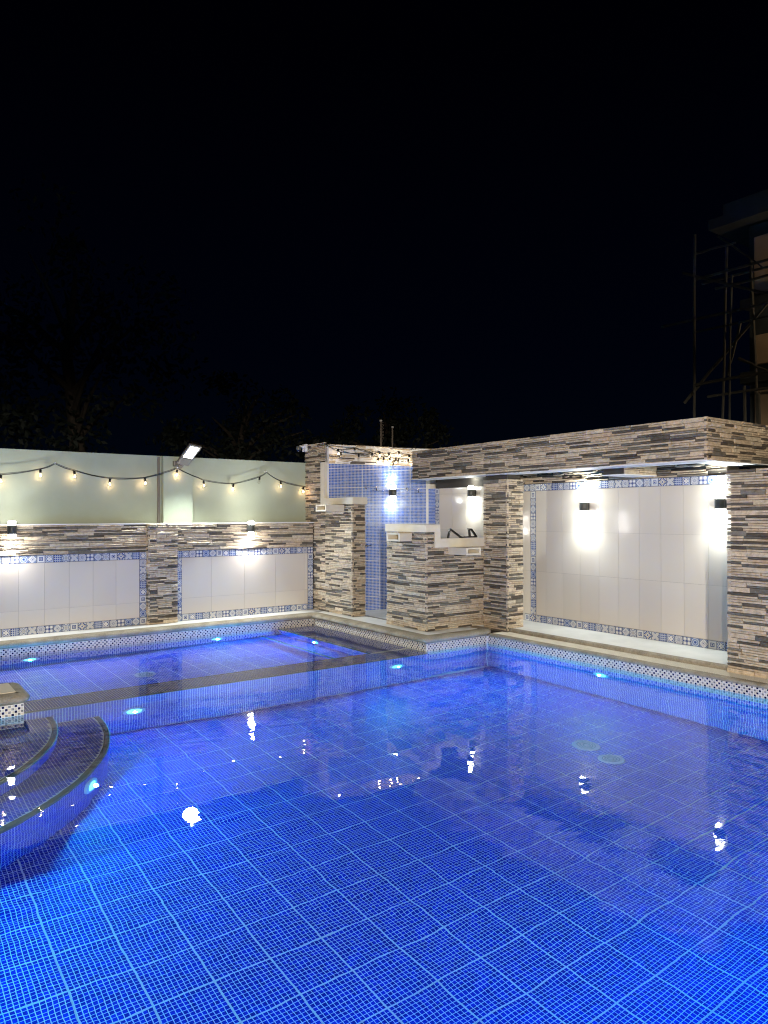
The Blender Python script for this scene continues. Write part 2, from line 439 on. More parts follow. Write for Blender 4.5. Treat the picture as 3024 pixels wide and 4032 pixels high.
def join_sheets(root, name, me, mats):
    m = MB(); vs = [v.co.copy() for v in me.vertices]; fs = [(tuple(p.vertices), me.materials[p.material_index]) for p in me.polygons]
    for M in mats:
        i = len(m.v); m.v += [tuple(M @ v) for v in vs]
        for q, mt in fs: m.f.append(tuple(i+j for j in q)); m.m.append(m.mi(mt))
    o = put(name, m.mesh(name), root); o['kind'] = 'stuff'; return o
def mosaic_wall(root, F, u0, u1, ztop, zbot, band_rows=1, me=None, off=0.0):
    """sheets hung from ztop down past zbot; first row(s) are the chequered band; n=0 is the wall face"""
    me = me or SH_BLUE
    n_ = math.ceil((u1-u0-off)/S-1e-6); rows = math.ceil((ztop-zbot)/S-1e-6)
    for k in range(rows):
        for i in range(n_):
            a = u0+off+i*S; w = min(S, u1-a)
            if w < .02: continue
            mm = SH_BAND if k < band_rows else me
            if w < S-.012:
                nt_ = max(1, int(w/PITCH_T)); src = band if k < band_rows else blue
                mm = sheet_mesh('mosaic_sheet', nt_, 12, src, GROUT_WHITE if k < band_rows else GROUT_POOL)
            fput('mosaic_sheet', mm, root, F, a, 0.002, ztop-(k+1)*S+.0)
WZ = -.19          # water level
YL, XS, YN, XR = 9.91, 5.83, 7.09, 6.90       # pool outline
X0, Y0 = -1.5, .8
def zf(x): return -1.2-.05*x                  # main floor slope
def zk(x): return -1.06+.072*x                # wading pool floor slope

# ================================================================== GROUND and POOL
gm = MB()
gz = -.02
def gquad(x0, x1, y0, y1, z=gz): gm.face([(x0, y0, z), (x1, y0, z), (x1, y1, z), (x0, y1, z)], CORE)
gquad(-90, X0-.2, -90, 90); gquad(8.4, 90, -90, 90); gquad(X0-.2, 8.4, -90, Y0-.2); gquad(X0-.2, 8.4, 11.3, 90)
g_ = put('ground', gm.mesh('ground')); g_['kind'] = 'structure'

# --- main pool floor: tilted sheets
fl = setting('pool_floor', (X0, Y0, zf(X0)))
tilt = math.atan(.05)
base = MB(); base.face([(X0-.1, Y0-.1, zf(X0-.1)-.004), (XR+.1, Y0-.1, zf(XR+.1)-.004), (XR+.1, YN+.1, zf(XR+.1)-.004), (X0-.1, YN+.1, zf(X0-.1)-.004)], GROUT_POOL)
put('floor_bed', base.mesh('floor_bed'), fl)
cells = []
SF = .3045
for i in range(28):
    for j in range(21):
        x = XR-(i+1)*SF; y = YN-.07-(j+1)*SF
        c = Vector((x+.15, y+.15, zf(x+.15)))
        cells.append(((c-CAMP).length, x, y, c))
vis = []
for d_, x, y, c in cells:
    q = c-CAMP; dep = q.dot(f)
    inv = dep > .3 and abs(q.dot(r2)/dep) < .62 and x < XR and not ((c.x+.6)**2+(c.y-7)**2 < 2.0**2)
    vis.append((0 if inv else 1, d_, x, y, c))
vis.sort(key=lambda t: (t[0], t[1]))
rotf = Matrix.Rotation(tilt, 3, 'Y')  # z falls as x rises
eul = (R(-90), 0, 0)
Mf = (Matrix.Rotation(tilt, 4, 'Y') @ Matrix.Rotation(R(-90), 4, 'X') @ Matrix.Scale(-1, 4, (0, 0, 1)) @ Matrix.Diagonal((1, 1, 1, 1)))
def floor_matrix(x, y, z, a=tilt, s=1.0):
    # local x->+X, local z->+Y, local -y->+Z
    B = Matrix(((1, 0, 0, 0), (0, 0, 1, 0), (0, -1, 0, 0), (0, 0, 0, 1)))
    return Matrix.Translation((x, y, z)) @ Matrix.Rotation(a, 4, 'Y') @ B @ Matrix.Scale(s, 4)
def mput(name, me, root, M):
    o = bpy.data.objects.new(name, me); COL.objects.link(o); o.parent = root
    o.matrix_basis = Matrix.Translation(-root.location) @ M; return o
restm = []
B_det = None
for k, (iv, d_, x, y, c) in enumerate(vis):
    M = floor_matrix(x, y, zf(x), tilt, 1.0)
    if iv == 0 and k < 300: mput('mosaic_sheet', SH_BLUE, fl, M)
    elif iv == 0 or (x > -1.6 and y > .6): restm.append(M)
def flat_sheet():
    m = MB()
    m.face([(0, 0, 0), (S, 0, 0), (S, 0, S), (0, 0, S)], GROUT_POOL)
    for i in range(12):
        for k in range(12):
            x0_ = i*PITCH_T+(.0030 if i == 0 else .0020); x1_ = (i+1)*PITCH_T-(.0030 if i == 11 else .0020)
            z0_ = k*PITCH_T+(.0030 if k == 0 else .0020); z1_ = (k+1)*PITCH_T-(.0030 if k == 11 else .0020)
            m.face([(x0_, -.0012, z0_), (x1_, -.0012, z0_), (x1_, -.0012, z1_), (x0_, -.0012, z1_)], M_BLUE)
    return m.mesh('flat_sheet')
FLAT = flat_sheet()
if restm: join_sheets(fl, 'floor_mosaic', FLAT, restm)

# --- pool walls
def pool_wall(name, F, u0, u1, ztop, zbot, band_rows=1, off=0.0, thick=.12):
    w = setting(name, F.p((u0+u1)/2, 0, zbot))
    fbox('wall_body', w, F, u0, u1, -thick, 0, zbot-.1, ztop, GROUT_POOL)
    mosaic_wall(w, F, u0, u1, ztop, zbot, band_rows, off=off); return w
ZT = -.09
pool_wall('pool_wall', XF(YL), X0, XS, ZT, -1.0, 1)
pool_wall('pool_wall', YF(XR), -YN, -Y0, ZT, -1.6, 1)
pool_wall('pool_wall', XF(YN), XS, XR, ZT, -1.6, 1)
pool_wall('pool_wall', YF(XS), -YL, -YN, ZT, -.39, 1)
ct = put('corner_trim', boxmesh('corner_trim', (XS-.004, YN-.004, -1.6), (XS+.01, YN+.01, ZT), GROUT_WHITE)); ct['kind'] = 'structure'
# near walls, behind the view
for nm, a, b in (('pool_wall', (X0-.15, Y0-.15, -1.6), (XR+.15, Y0, ZT)), ('pool_wall', (X0-.15, Y0, -1.6), (X0, 10.0, ZT))):
    o = put(nm, boxmesh(nm, a, b, M_BLUE)); o['kind'] = 'structure'

# --- divider, shelf and step of the wading pool
DV0, DV1, DZ = 7.03, 7.46, -.215
dv = setting('pool_divider', (2.2, DV0, zf(2)))
put('divider_body', boxmesh('divider_body', (X0, DV0+.004, -1.7), (5.83, DV1-.004, DZ-.012), GROUT_POOL), dv)
mosaic_wall(dv, XF(DV0), X0, XS, DZ-.012, -1.6, 0)
mosaic_wall(dv, Frame((0, DV1, 0), math.pi), -5.2, -X0, DZ-.012, -1.0, 0)
topm = sheet_mesh('mosaic_sheet', 12, 14, blue, GROUT_POOL)
for i in range(22):
    x = 5.16-(i+1)*S
    mput('mosaic_sheet', topm, dv, floor_matrix(x, DV0+.04, DZ-.009, 0))
mput('mosaic_sheet', sheet_mesh('mosaic_sheet', 26, 14, blue, GROUT_POOL), dv, floor_matrix(5.16, DV0+.04, DZ-.009, 0))
def nosing(name, root, pts, w=.034, t=.03, mat=EDGE):
    """flat stone strip with rounded edge following pts at its outer-top line, inner side to the left"""
    m = MB(); prof = [(0, -t), (0, -.008), (.006, 0), (w-.004, 0.001), (w, -.004), (w, -t)]
    rows = []
    for j, p in enumerate(pts):
        p = Vector(p); t_ = (Vector(pts[min(j+1, len(pts)-1)])-Vector(pts[max(j-1, 0)])).normalized(); nrm = Vector((-t_.y, t_.x, 0))
        rows.append([p+nrm*a+Vector((0, 0, b)) for a, b in prof])
    i = len(m.v); P = len(prof); k = m.mi(mat)
    for rw in rows: m.v += [tuple(q) for q in rw]
    for j in range(len(rows)-1):
        for q in range(P):
            a = j*P+q; b = j*P+(q+1) % P; m.f.append((a, a+P, b+P, b)); m.m.append(k)
    m.f.append(tuple(range(P))); m.m.append(k); m.f.append(tuple(range((len(rows)-1)*P, len(rows)*P))[::-1]); m.m.append(k)
    return put(name, m.mesh(name, smooth=True), root)
nosing('edge_trim', dv, [(X0, DV0-.006, DZ), (5.80, DV0-.006, DZ)])
nosing('edge_trim', dv, [(5.2, DV1+.006, DZ), (X0, DV1+.006, DZ)])
# shelf along the shower side
sh = setting('pool_shelf', (5.5, 8.7, -.6))
put('shelf_body', boxmesh('shelf_body', (5.204, DV1-.003, -1.0), (XS-.001, YL, DZ-.012), GROUT_POOL), sh)
mosaic_wall(sh, YF(5.2), -YL, -DV1, DZ-.012, -.8, 0)
for j in range(8):
    for i in range(2):
        mput('mosaic_sheet', SH_BLUE, sh, floor_matrix(5.245+i*S, DV1+.03+j*S, DZ-.009, 0))
nosing('edge_trim', sh, [(5.194, YL-.01, DZ), (5.194, DV1, DZ)])
st = setting('wading_step', (5.0, 8.7, -.9))
put('step_body', boxmesh('step_body', (4.885, DV1-.02, -1.0), (5.2, YL, -.60), GROUT_POOL), st)
for j in range(8): mput('mosaic_sheet', SH_BLUE, st, floor_matrix(4.905, DV1+.01+j*S, -.598, 0))
nosing('edge_trim', st, [(4.875, YL-.01, -.592), (4.875, DV1, -.592)])
mosaic_wall(st, YF(4.882), -YL, -DV1, -.62, -.8, 0)
# wading pool floor
wf = setting('wading_pool_floor', (1.5, 8.7, -1.0))
base = MB(); base.face([(X0, DV1-.05, zk(X0)-.004), (5.3, DV1-.05, zk(5.3)-.004), (5.3, YL+.05, zk(5.3)-.004), (X0, YL+.05, zk(X0)-.004)], GROUT_POOL)
put('floor_bed', base.mesh('floor_bed'), wf)
tk = -math.atan(.072)
for i in range(21):
    for j in range(9):
        x = 4.9-(i+1)*SF; y = YL-(j+1)*SF
        mput('mosaic_sheet', SH_BLUE, wf, floor_matrix(x, y, zk(x), tk))

# --- curved entry steps
CX, CY = -.60, 6.98
def arc(rad, z, n=56, y_top=DV0-.004):
    pts = []
    for i in range(n+1):
        a = R(-112)+(R(2)-R(-112))*i/n
        x, y = CX+rad*math.cos(a), CY+rad*math.sin(a)
        if x >= X0-.05: pts.append((x, min(y, y_top), z))
    return pts
cs = setting('pool_steps', (CX+1.0, CY-1.0, -1.3))
for rad, zt, zb in ((2.42, -.70, -1.45), (2.01, -.46, -.71), (1.56, -.27, -.47)):
    P_ = arc(rad-.012, zt-.012)
    m = MB(); inner = [(X0, DV0-.005, zt-.012), (P_[0][0], DV0-.005, zt-.012)]
    top = P_+[(P_[-1][0], DV0-.003, zt-.012), (X0, DV0-.003, zt-.012)]
    m.face(top, GROUT_POOL)
    for a, b in zip(P_[:-1], P_[1:]):
        m.face([(a[0], a[1], zb), (b[0], b[1], zb), (b[0], b[1], zt-.012), (a[0], a[1], zt-.012)], GROUT_POOL)
    put('step_body', m.mesh('step_body'), cs)
    # tread tesserae
    t = MB(); n_x = int((CX+rad-X0)/PITCH_T)+1
    nextr = {2.42: 2.01, 2.01: 1.56, 1.56: 0}[rad]
    for i in range(n_x):
        for j in range(int(rad/PITCH_T)+2):
            x = X0+i*PITCH_T; y = DV0-.012-(j+1)*PITCH_T; xc, yc = x+.0125, y+.0125
            rr_ = math.hypot(xc-CX, yc-CY)
            if rr_ > rad-.066 or rr_ < nextr-.03: continue
            ga = .0045 if i % 12 == 0 else .0018; gb = .0045 if j % 12 == 11 else .0018
            z = zt-.0095
            t.face([(x+ga, y+gb, z), (x+PITCH_T-.0018, y+gb, z), (x+PITCH_T-.0018, y+PITCH_T-.0018, z), (x+ga, y+PITCH_T-.0018, z)], M_BLUE)
    o = put('tread_mosaic', t.mesh('tread_mosaic'), cs); o['kind'] = 'stuff'
    # riser tesserae
    t = MB(); na = int(rad*(R(114))/PITCH_T)
    for i in range(na):
        a0 = R(2)-(i*PITCH_T)/rad; g0 = (.0045 if i % 12 == 0 else .0018)/rad; a1 = a0-PITCH_T/rad+.0018/rad; a0 -= g0
        p0 = (CX+(rad-.0095)*math.cos(a0), CY+(rad-.0095)*math.sin(a0)); p1 = (CX+(rad-.0095)*math.cos(a1), CY+(rad-.0095)*math.sin(a1))
        if p1[0] < X0 or p0[1] > DV0: continue
        for k in range(int((zt-.03-zb)/PITCH_T)+1):
            z1_ = zt-.034-k*PITCH_T; z0_ = z1_-PITCH_T+.0034
            if k % 12 == 11: z0_ += .003
            t.face([(*p1, z0_), (*p0, z0_), (*p0, z1_), (*p1, z1_)], M_BLUE)
    o = put('riser_mosaic', t.mesh('riser_mosaic'), cs); o['kind'] = 'stuff'
    pp = arc(rad, zt); nosing('edge_trim', cs, pp, w=.05, t=.034)

# --- water
def water_mat():
    n = NT('pool_water')
    n.set(Base_Color=(.93, .98, 1.0), Roughness=0.0, IOR=1.333, Transmission_Weight=1.0, Specular_IOR_Level=.5)
    p = n.pos(); mp = n.add('ShaderNodeMapping'); n.L(p, mp.inputs[0]); mp.inputs['Rotation'].default_value = (0, 0, .5); mp.inputs['Scale'].default_value = (1, 1.5, 1)
    a = n.noise(1.5, 2, .45, mp.outputs[0]); b = n.noise(6.5, 2, .5, mp.outputs[0]); msk = n.noise(.35, 1, .5, p)
    mk = n.ramp(msk, [(.42, (.15, .15, .15)), (.62, (1, 1, 1))])
    h = n.math('ADD', a, n.math('MULTIPLY', n.math('MULTIPLY', b, mk), .13))
    n.bump(h, 1.0, .0075)
    c2 = n.add('ShaderNodeBump'); c2.inputs['Strength'].default_value = 1.0; c2.inputs['Distance'].default_value = .0045
    n.L(h, c2.inputs['Height']); n.L(c2.outputs[0], n.bs.inputs['Coat Normal']); n.set(Specular_Tint=(.62, .84, 1.0), Coat_Weight=.1, Coat_IOR=1.45, Coat_Roughness=0.0)
    return n.m
WATER = water_mat()
wm = MB(); wm.face([(X0, Y0, WZ), (XR, Y0, WZ), (XR, YN, WZ), (XS, YN, WZ), (XS, YL, WZ), (X0, YL, WZ)], WATER)
w_ = put('water', wm.mesh('water')); w_['kind'] = 'structure'

# --- coping
def sweep(name, path, prof, mat, root=None, closed_ends=True):
    """profile (n outward to the right of travel, z)"""
    m = MB(); P = len(prof); k = m.mi(mat); n_ = len(path); path = [Vector((*p, 0)) for p in path]
    for j, p in enumerate(path):
        d0 = (p-path[j-1]).normalized() if j > 0 else (path[1]-p).normalized(); d1 = (path[j+1]-p).normalized() if j < n_-1 else d0
        n0 = Vector((d0.y, -d0.x, 0)); n1 = Vector((d1.y, -d1.x, 0)); nn = (n0+n1).normalized(); nn /= max(.4, nn.dot(n0))
        for a, b in prof: m.v.append(tuple(p+nn*a+Vector((0, 0, b))))
    for j in range(n_-1):
        for q in range(P):
            a = j*P+q; b = j*P+(q+1) % P; m.f.append((a, b, b+P, a+P)); m.m.append(k)
    m.f.append(tuple(range(P))[::-1]); m.m.append(k); m.f.append(tuple((n_-1)*P+q for q in range(P))); m.m.append(k)
    return put(name, m.mesh(name, smooth=True), root)
BULL = [(-.105, -.088), (-.105, -.002), (-.10, 0.0), (-.03, 0.001), (.01, -.003), (.035, -.012), (.050, -.027), (.056, -.045), (.050, -.063), (.035, -.078), (.015, -.086), (-.02, -.088)]
def subdiv(path, step=.25):
    out = [path[0]]
    for a, b in zip(path[:-1], path[1:]):
        L = math.dist(a, b); n_ = max(1, int(L/step))
        for i in range(1, n_+1): out.append((a[0]+(b[0]-a[0])*i/n_, a[1]+(b[1]-a[1])*i/n_))
    return out
c_ = sweep('coping', [(X0, YL), (XS-.03, YL), (XS, YL-.03), (XS, YN+.03), (XS+.03, YN), (6.80, YN), (6.90, YN+.02), (6.97, YN+.08), (7.0, YN+.18), (7.0, YN+.32)], BULL, COPING)
c_['kind'] = 'structure'
dk = MB()
dk.box((X0-2, YL+.106, -.09), (6.2, 10.5, -.003), DECKTILE)
dk.box((XS+.106, YN+.106, -.09), (6.35, YL+.17, -.003), DECKTILE)
dk.box((6.351, YN+.106, -.09), (6.83, 7.5, -.003), DECKTILE)
dk.box((6.352, 7.501, -.12), (8.1, 10.2, -.02), DECKTILE)
d_ = put('deck', dk.mesh('deck')); d_['kind'] = 'structure'
th = put('doorway_threshold', boxmesh('doorway_threshold', (6.30, 8.30, -.01), (6.345, 9.16, .004), GREYMETAL), None); tag(th, 'narrow grey metal strip across the shower doorway floor', 'threshold')
# near deck where the photographer stands
nd = put('deck', boxmesh('deck', (X0-2, -4, -.09), (XR+.5, Y0-.02, -.003), DECKTILE)); nd['kind'] = 'structure'

# --- pier with coping at the left
pr = thing('pool_pier', (0, 7.2, -1.2), 'short coped pier with cream top and chequered mosaic sides in the pool', 'pier')
PX, PY0, PY1 = 1.165, 6.94, 7.47
put('pier_body', boxmesh('pier_body', (X0, PY0+.002, -.6), (PX-.002, PY1, -.085), GROUT_WHITE), pr)
mosaic_wall(pr, XF(PY0), X0+.265, PX, ZT, -.39, 1)
mosaic_wall(pr, YF(PX), -PY1, -PY0, ZT, -.24, 1)
sweep('pier_coping', [(X0, PY0), (PX-.05, PY0), (PX-.015, PY0+.015), (PX, PY0+.05), (PX, PY1-.05), (PX-.015, PY1-.015), (PX-.05, PY1), (X0, PY1)], BULL, COPING, pr)
put('top_slab', boxmesh('top_slab', (X0, PY0+.075, -.05), (PX-.05, PY1-.05, .006), PLASTER_CREAM, .003), pr)

# --- overflow drain along the right edge
dr = setting('overflow_drain', (7.0, 5, -.1))
CHB = MB(); CHB.box((XR-.0, Y0, -.16), (7.19, 7.02, -.12), CHANNEL); put('channel', CHB.mesh('channel'), dr)
SLOT = [(.035, -.062), (.04, -.075), (.035, -.088), (0, -.0885), (-.038, -.0885), (-.038, -.052), (-.034, -.048), (.01, -.048), (.025, -.052)]
sweep('edge_kerb', [(XR, 7.03), (XR, Y0)], SLOT, COPING, dr)
sl = boxmesh('slat', (-.118, -.0042, -.003), (.118, .0042, .0), GRATE, .0006)
for i in range(300):
    y = 7.02-i*.0184
    put('slat', sl, dr, (7.053, y, -.0465))
lip = MB(); lip.box((7.128, 3.90, -.13), (7.15, 7.0, -.045), COPING)
KERB = [(-.01, -.12), (.025, -.12), (.028, -.02), (.022, -.006), (.008, .002), (-.01, .004), (-.025, .002), (-.035, -.002), (-.035, -.12)]
kb = sweep('kerb', subdiv([(7.200, 6.93), (7.200, 3.88)]), KERB, COPING); kb['kind'] = 'structure'
al = put('alcove_floor', boxmesh('alcove_floor', (7.231, 3.0, -.1), (7.95, 7.40, -.001), DECKTILE)); al['kind'] = 'structure'

# ================================================================== LEFT WALLS
YW = 10.33; YG = 10.60
gw = thing('boundary_wall', (3, YG+.1, 0), 'tall sage green plastered wall rising behind the low stone-clad wall', 'wall')
put('wall', boxmesh('wall', (-4, YG, 0), (9.0, YG+.2, 2.435), PLASTER_GREEN), gw)
put('pilaster', boxmesh('pilaster', (3.63, YG-.09, 0), (4.08, YG-.001, 2.43), PLASTER_GREEN, .004), gw)
put('cable_duct', boxmesh('cable_duct', (3.565, YG-.03, 0), (3.60, YG-.001, 2.42), plain('duct_brown', (.16, .14, .11), .6), .003), gw)

lw = thing('tiled_wall', (2.5, YW, 0), 'low poolside wall with a ledger stone band above two cream tiled panels framed in blue patterned tiles', 'wall')
put('wall', boxmesh('wall', (-3.6, YW+.006, 0), (6.3, YG-.1, 1.425), MORTAR), lw)
put('wall_top', boxmesh('wall_top', (-3.6, YW-.02, 1.4255), (6.1, YG-.1, 1.44), PLASTER_WHITE), lw)
FW = XF(YW); FWs = XF(YW-.028)
store = clad(lw, FWs, .4, 3.34, 1.035, 1.425, 11, lmin=.2, lmax=.42)
store += clad(lw, FWs, 3.72, 6.06, 1.035, 1.425, 12, lmin=.2, lmax=.42)
lay(store)
def panel(root, F, u0, u1, z0, z1, joints, zj, left=True, right=True, top=True, bottom=True, off=0):
    t = .106
    fbox('grout_bed', root, F, u0, u1, -.004, 0.0, z0, z1, GROUT_TILE)
    if top: ptile_row(root, F, u0, u1, z1-t/2, off=off)
    if bottom: ptile_row(root, F, u0, u1, z0+t/2, off=off+5)
    if left: ptile_row(root, F, u0+t/2, 0, 0, True, off+3, z0+t, z1-t)
    if right: ptile_row(root, F, u1-t/2, 0, 0, True, off+8, z0+t, z1-t)
    a, b = u0+(t if left else 0), u1-(t if right else 0); c, d = z0+(t if bottom else 0), z1-(t if top else 0)
    us = [a]+[j for j in joints if a+.02 < j < b-.02]+[b]; zs = [c]+[j for j in zj if c+.02 < j < d-.02]+[d]
    for i in range(len(us)-1):
        for k in range(len(zs)-1):
            fbox('wall_tile', root, F, us[i]+.0012, us[i+1]-.0012, 0.0, .007+rnd.uniform(0, .0006), zs[k]+.0012, zs[k+1]-.0012, WALLTILE, .0008)
panel(lw, FW, -1.0, 3.325, -.004, 1.033, [.445+.3065*i for i in range(-5, 10)], [.315], off=1, left=False)
panel(lw, FW, 3.735, 6.07, -.004, 1.033, [4.30+.268*i*2 for i in range(0, 4)], [.33], off=5)
# pier of the tiled wall
sp_ = thing('stone_pier', (3.52, YW-.05, 0), 'narrow ledger stone pier dividing the two cream tiled panels of the low wall', 'pier')
put('pier_core', boxmesh('pier_core', (3.345, YW-.07, 0), (3.715, YW+.002, 1.42), MORTAR), sp_)
stp = clad(sp_, XF(YW-.105), 3.315, 3.745, 0.0, 1.43, 21, lmin=.2, lmax=.3)
stp += clad(sp_, YF(3.31), -(YW-.01), -(YW-.10), 0.0, 1.43, 22, lmin=.06, lmax=.09)
lay(stp)

# ================================================================== SHOWER ENCLOSURE
XF1 = 6.08
F1 = YF(XF1)                  # u=-Y
tw = thing('shower_front_wall', (6.2, 9.9, 0), 'tall ledger stone wall left of the shower doorway, stepping down to a cream ledge', 'wall')
cm = MB()
cm.box((XF1+.03, 10.10, 0), (XF1+.26, 10.62, 2.72), MORTAR); cm.box((XF1+.03, 9.201, 0), (XF1+.25, 10.099, 1.715), MORTAR)
put('wall_core', cm.mesh('wall_core'), tw)
s_ = clad(tw, F1, -10.62, -9.97, 0.0, 2.735, 31, holes=[(-10.09, -9.9, 1.72, 2.42)])
s_ += clad(tw, F1, -9.97, -9.17, 0.0, 1.72, 32)
s_ += clad(tw, XF(9.17), XF1-.0, XF1+.25, 0.0, 1.72, 33, lmin=.1, lmax=.2)
lay(s_)
tm = MB(); tm.box((XF1-.012, 9.97, 1.72), (XF1+.262, 10.085, 2.41), PLASTER_CREAM); put('plaster_trim', tm.mesh('plaster_trim'), tw)
tm = MB(); tm.box((XF1-.014, 9.14, 1.722), (XF1+.262, 9.969, 1.826), PLASTER_CREAM); put('plaster_ledge', tm.mesh('plaster_ledge'), tw)
def hollow_block(name, root, F, u0, u1, n0, n1, z0, z1, mat=PLASTER_CREAM, t=.03):
    """block with a rectangular recess in its outer face"""
    m = MB(); M = F.M
    def bx(a, b, c, d, e, g): m.box((a, -d, e), (b, -c, g), mat, M)
    bx(u0, u1, n0, n1, z0, z0+t*.8); bx(u0, u1, n0, n1, z1-t*.6, z1); bx(u0, u0+t, n0, n1, z0+t*.8, z1-t*.6); bx(u1-t, u1, n0, n1, z0+t*.8, z1-t*.6)
    bx(u0+t, u1-t, n0, n0+.02, z0+t*.8, z1-t*.6)
    return put(name, m.mesh(name), root)
hollow_block('hollow_block', tw, F1, -9.70, -9.392, .0, .33, 1.61, 1.712)
pw = thing('shower_partition', (6.6, 7.45, 0), 'low L-shaped ledger stone partition in front of the shower with stepped cream ledges', 'wall')
cm = MB()
cm.box((XF1+.03, 7.43, 0), (XF1+.22, 8.27, 1.31), MORTAR); cm.box((XF1+.221, 7.43, 0), (7.40, 7.60, 1.10), MORTAR)
put('wall_core', cm.mesh('wall_core'), pw)
PYF = 7.40
s_ = clad(pw, F1, -8.296, -PYF, 0.0, 1.32, 41)
s_ += clad(pw, XF(PYF), XF1+.002, 7.14, 0.0, 1.115, 42)
s_ += clad(pw, XF(PYF), XF1+.002, 6.225, 1.115, 1.32, 43)
lay(s_)
tm = MB(); tm.box((XF1-.014, PYF-.012, 1.321), (XF1+.24, 8.30, 1.423), PLASTER_CREAM); put('plaster_ledge', tm.mesh('plaster_ledge', bevel=.003), pw)
tm = MB(); tm.box((6.225, PYF-.014, 1.112), (6.322, 7.61, 1.3205), PLASTER_CREAM); put('plaster_trim', tm.mesh('plaster_trim'), pw)
tm = MB(); tm.box((6.3225, PYF-.014, 1.112), (7.235, 7.61, 1.232), PLASTER_CREAM); put('plaster_ledge', tm.mesh('plaster_ledge', bevel=.003), pw)
hollow_block('hollow_block', pw, F1, -8.0, -7.70, .0, .21, 1.195, 1.303)
hollow_block('hollow_block', pw, XF(PYF), 6.47, 6.735, 0.0, .36, 1.015, 1.111)
# back wall of the shower (slightly askew)
A_, B_ = Vector((XF1+.03, 9.895, 0)), Vector((7.93, 9.585, 0))
ang = math.atan2(B_.y-A_.y, B_.x-A_.x); LB_ = (B_-A_).length
FB = Frame(A_, ang)
bw = thing('shower_back_wall', FB.p(.9, 0, 0), 'blue mosaic shower back wall topped by a ledger stone band with tangled bulbs', 'wall')
fbox('wall_body', bw, FB, 0, LB_+.4, -.16, -.003, -.03, 2.69, GROUT_WHITE)
s_ = clad(bw, Frame(FB.p(0, .0, 0), ang), 0.0, LB_+.1, 2.385, 2.70, 51, lmin=.2, lmax=.4); lay(s_)
ZS = 2.385
for k in range(8):
    for i in range(7):
        w = min(S, LB_-.0-i*S)
        if w < .05: continue
        me = SH_SHOWER if w > S-.01 else sheet_mesh('mosaic_sheet', int(w/PITCH_T), 12, shw, GROUT_WHITE, g=.0042)
        if k == 7: me = sheet_mesh('mosaic_sheet', me is SH_SHOWER and 12 or int(w/PITCH_T), 11, shw, GROUT_WHITE, g=.0042)
        fput('mosaic_sheet', me, bw, FB, i*S, 0.0, ZS-.08-(k+1)*S+(.025 if k == 7 else 0))
    
tp = sheet_mesh('mosaic_sheet', 12, 3, shw, GROUT_WHITE, g=.0042)
for i in range(6): fput('mosaic_sheet', tp, bw, FB, i*S, 0.0, ZS-.078)

# rear wall: mosaic, white tile and alcove panel all on one plane
XB = 7.935
FR = YF(XB)
rw = thing('alcove_wall', (XB, 6.5, 0), 'long rear wall of cream glazed tiles framed in blue patterned tiles, with a mosaic end in the shower', 'wall')
put('wall_body', boxmesh('wall_body', (XB+.004, 2.6, -.05), (XB+.25, 10.2, 2.0), PLASTER_WHITE), rw)
fbox('grout_bed', rw, FR, -9.62, -3.0, -.004, 0.0, -.03, 2.0, GROUT_TILE)
for k in range(7):
    fput('mosaic_sheet', sheet_mesh('mosaic_sheet', 8, 12 if k < 6 else 11, shw, GROUT_WHITE, g=.0042), rw, FR, -9.605, .001, ZS-.08-(k+2)*S+(.025 if k == 6 else 0))
ptile_row(rw, FR, -9.350, 0, 0, True, 2, .0, 2.0)
for i in range(6):
    a = -9.296+i*.335; b = min(a+.335, -7.37)
    for z0_, z1_ in ((0, .73), (.73, 1.31), (1.31, 1.9), (1.9, 2.0)):
        fbox('wall_tile', rw, FR, a+.0012, b-.0012, 0, .007, z0_+.0012, z1_-.0012, WALLTILE, .0008)
t_ = .106
ptile_row(rw, FR, -7.37, -3.90, 2.0-t_/2, off=0); ptile_row(rw, FR, -7.37, -3.90, t_/2-.002, off=2)
ptile_row(rw, FR, -7.198, 0, 0, True, 4, t_, 2.0-t_)
us = [-7.37, -7.253]; fbs = [(-7.37, -7.253)]
js = [-7.143, -6.953, -6.654]
while js[-1] < -4.2: js.append(js[-1]+.3045)
js[-1] = -3.90
for (a, b) in fbs+list(zip(js[:-1], js[1:])):
    for z0_, z1_ in ((t_, .734), (.734, 1.311), (1.311, 2.0-t_)):
        fbox('wall_tile', rw, FR, a+.0012, b-.0012, 0, .007+rnd.uniform(0, .0006), z0_+.0012, z1_-.0012, WALLTILE, .0008)

# ================================================================== COLUMNS AND BEAMS
XC = 7.12
cl = thing('stone_column', (7.3, 7.15, -.06), 'square ledger stone column between the shower partition and the tiled alcove', 'column')
put('column_core', boxmesh('column_core', (XC+.03, 6.96, -.1), (7.41, 7.37, 2.10), MORTAR), cl)
s_ = clad(cl, YF(XC), -PYF, -6.93, -.055, 2.04, 61, lmin=.2, lmax=.36)
s_ += clad(cl, XF(6.93), XC, 7.44, -.055, 2.04, 62, lmin=.14, lmax=.2, h=.055)
lay(s_)
pl = thing('stone_pillar', (7.5, 3.4, -.06), 'wide ledger stone pillar at the right edge, beside the alcove and drain', 'pillar')
put('pillar_core', boxmesh('pillar_core', (XC+.03, 2.62, -.1), (XB, 3.84, 2.0), MORTAR), pl)
s_ = clad(pl, YF(XC), -3.87, -2.65, -.055, 2.0, 71, lmin=.2, lmax=.42)
lay(s_)
SX0, SX1 = 6.975, 7.30
bm_ = thing('pergola_frame', (7.2, 6, 2.1), 'open overhead frame of ledger stone clad beams with white soffits above the alcove', 'pergola')
ZB0, ZB1 = 2.10, 2.55
cm = MB()
cm.box((SX0+.03, 4.02, ZB0+.012), (SX1, 8.84, ZB1-.01), MORTAR)
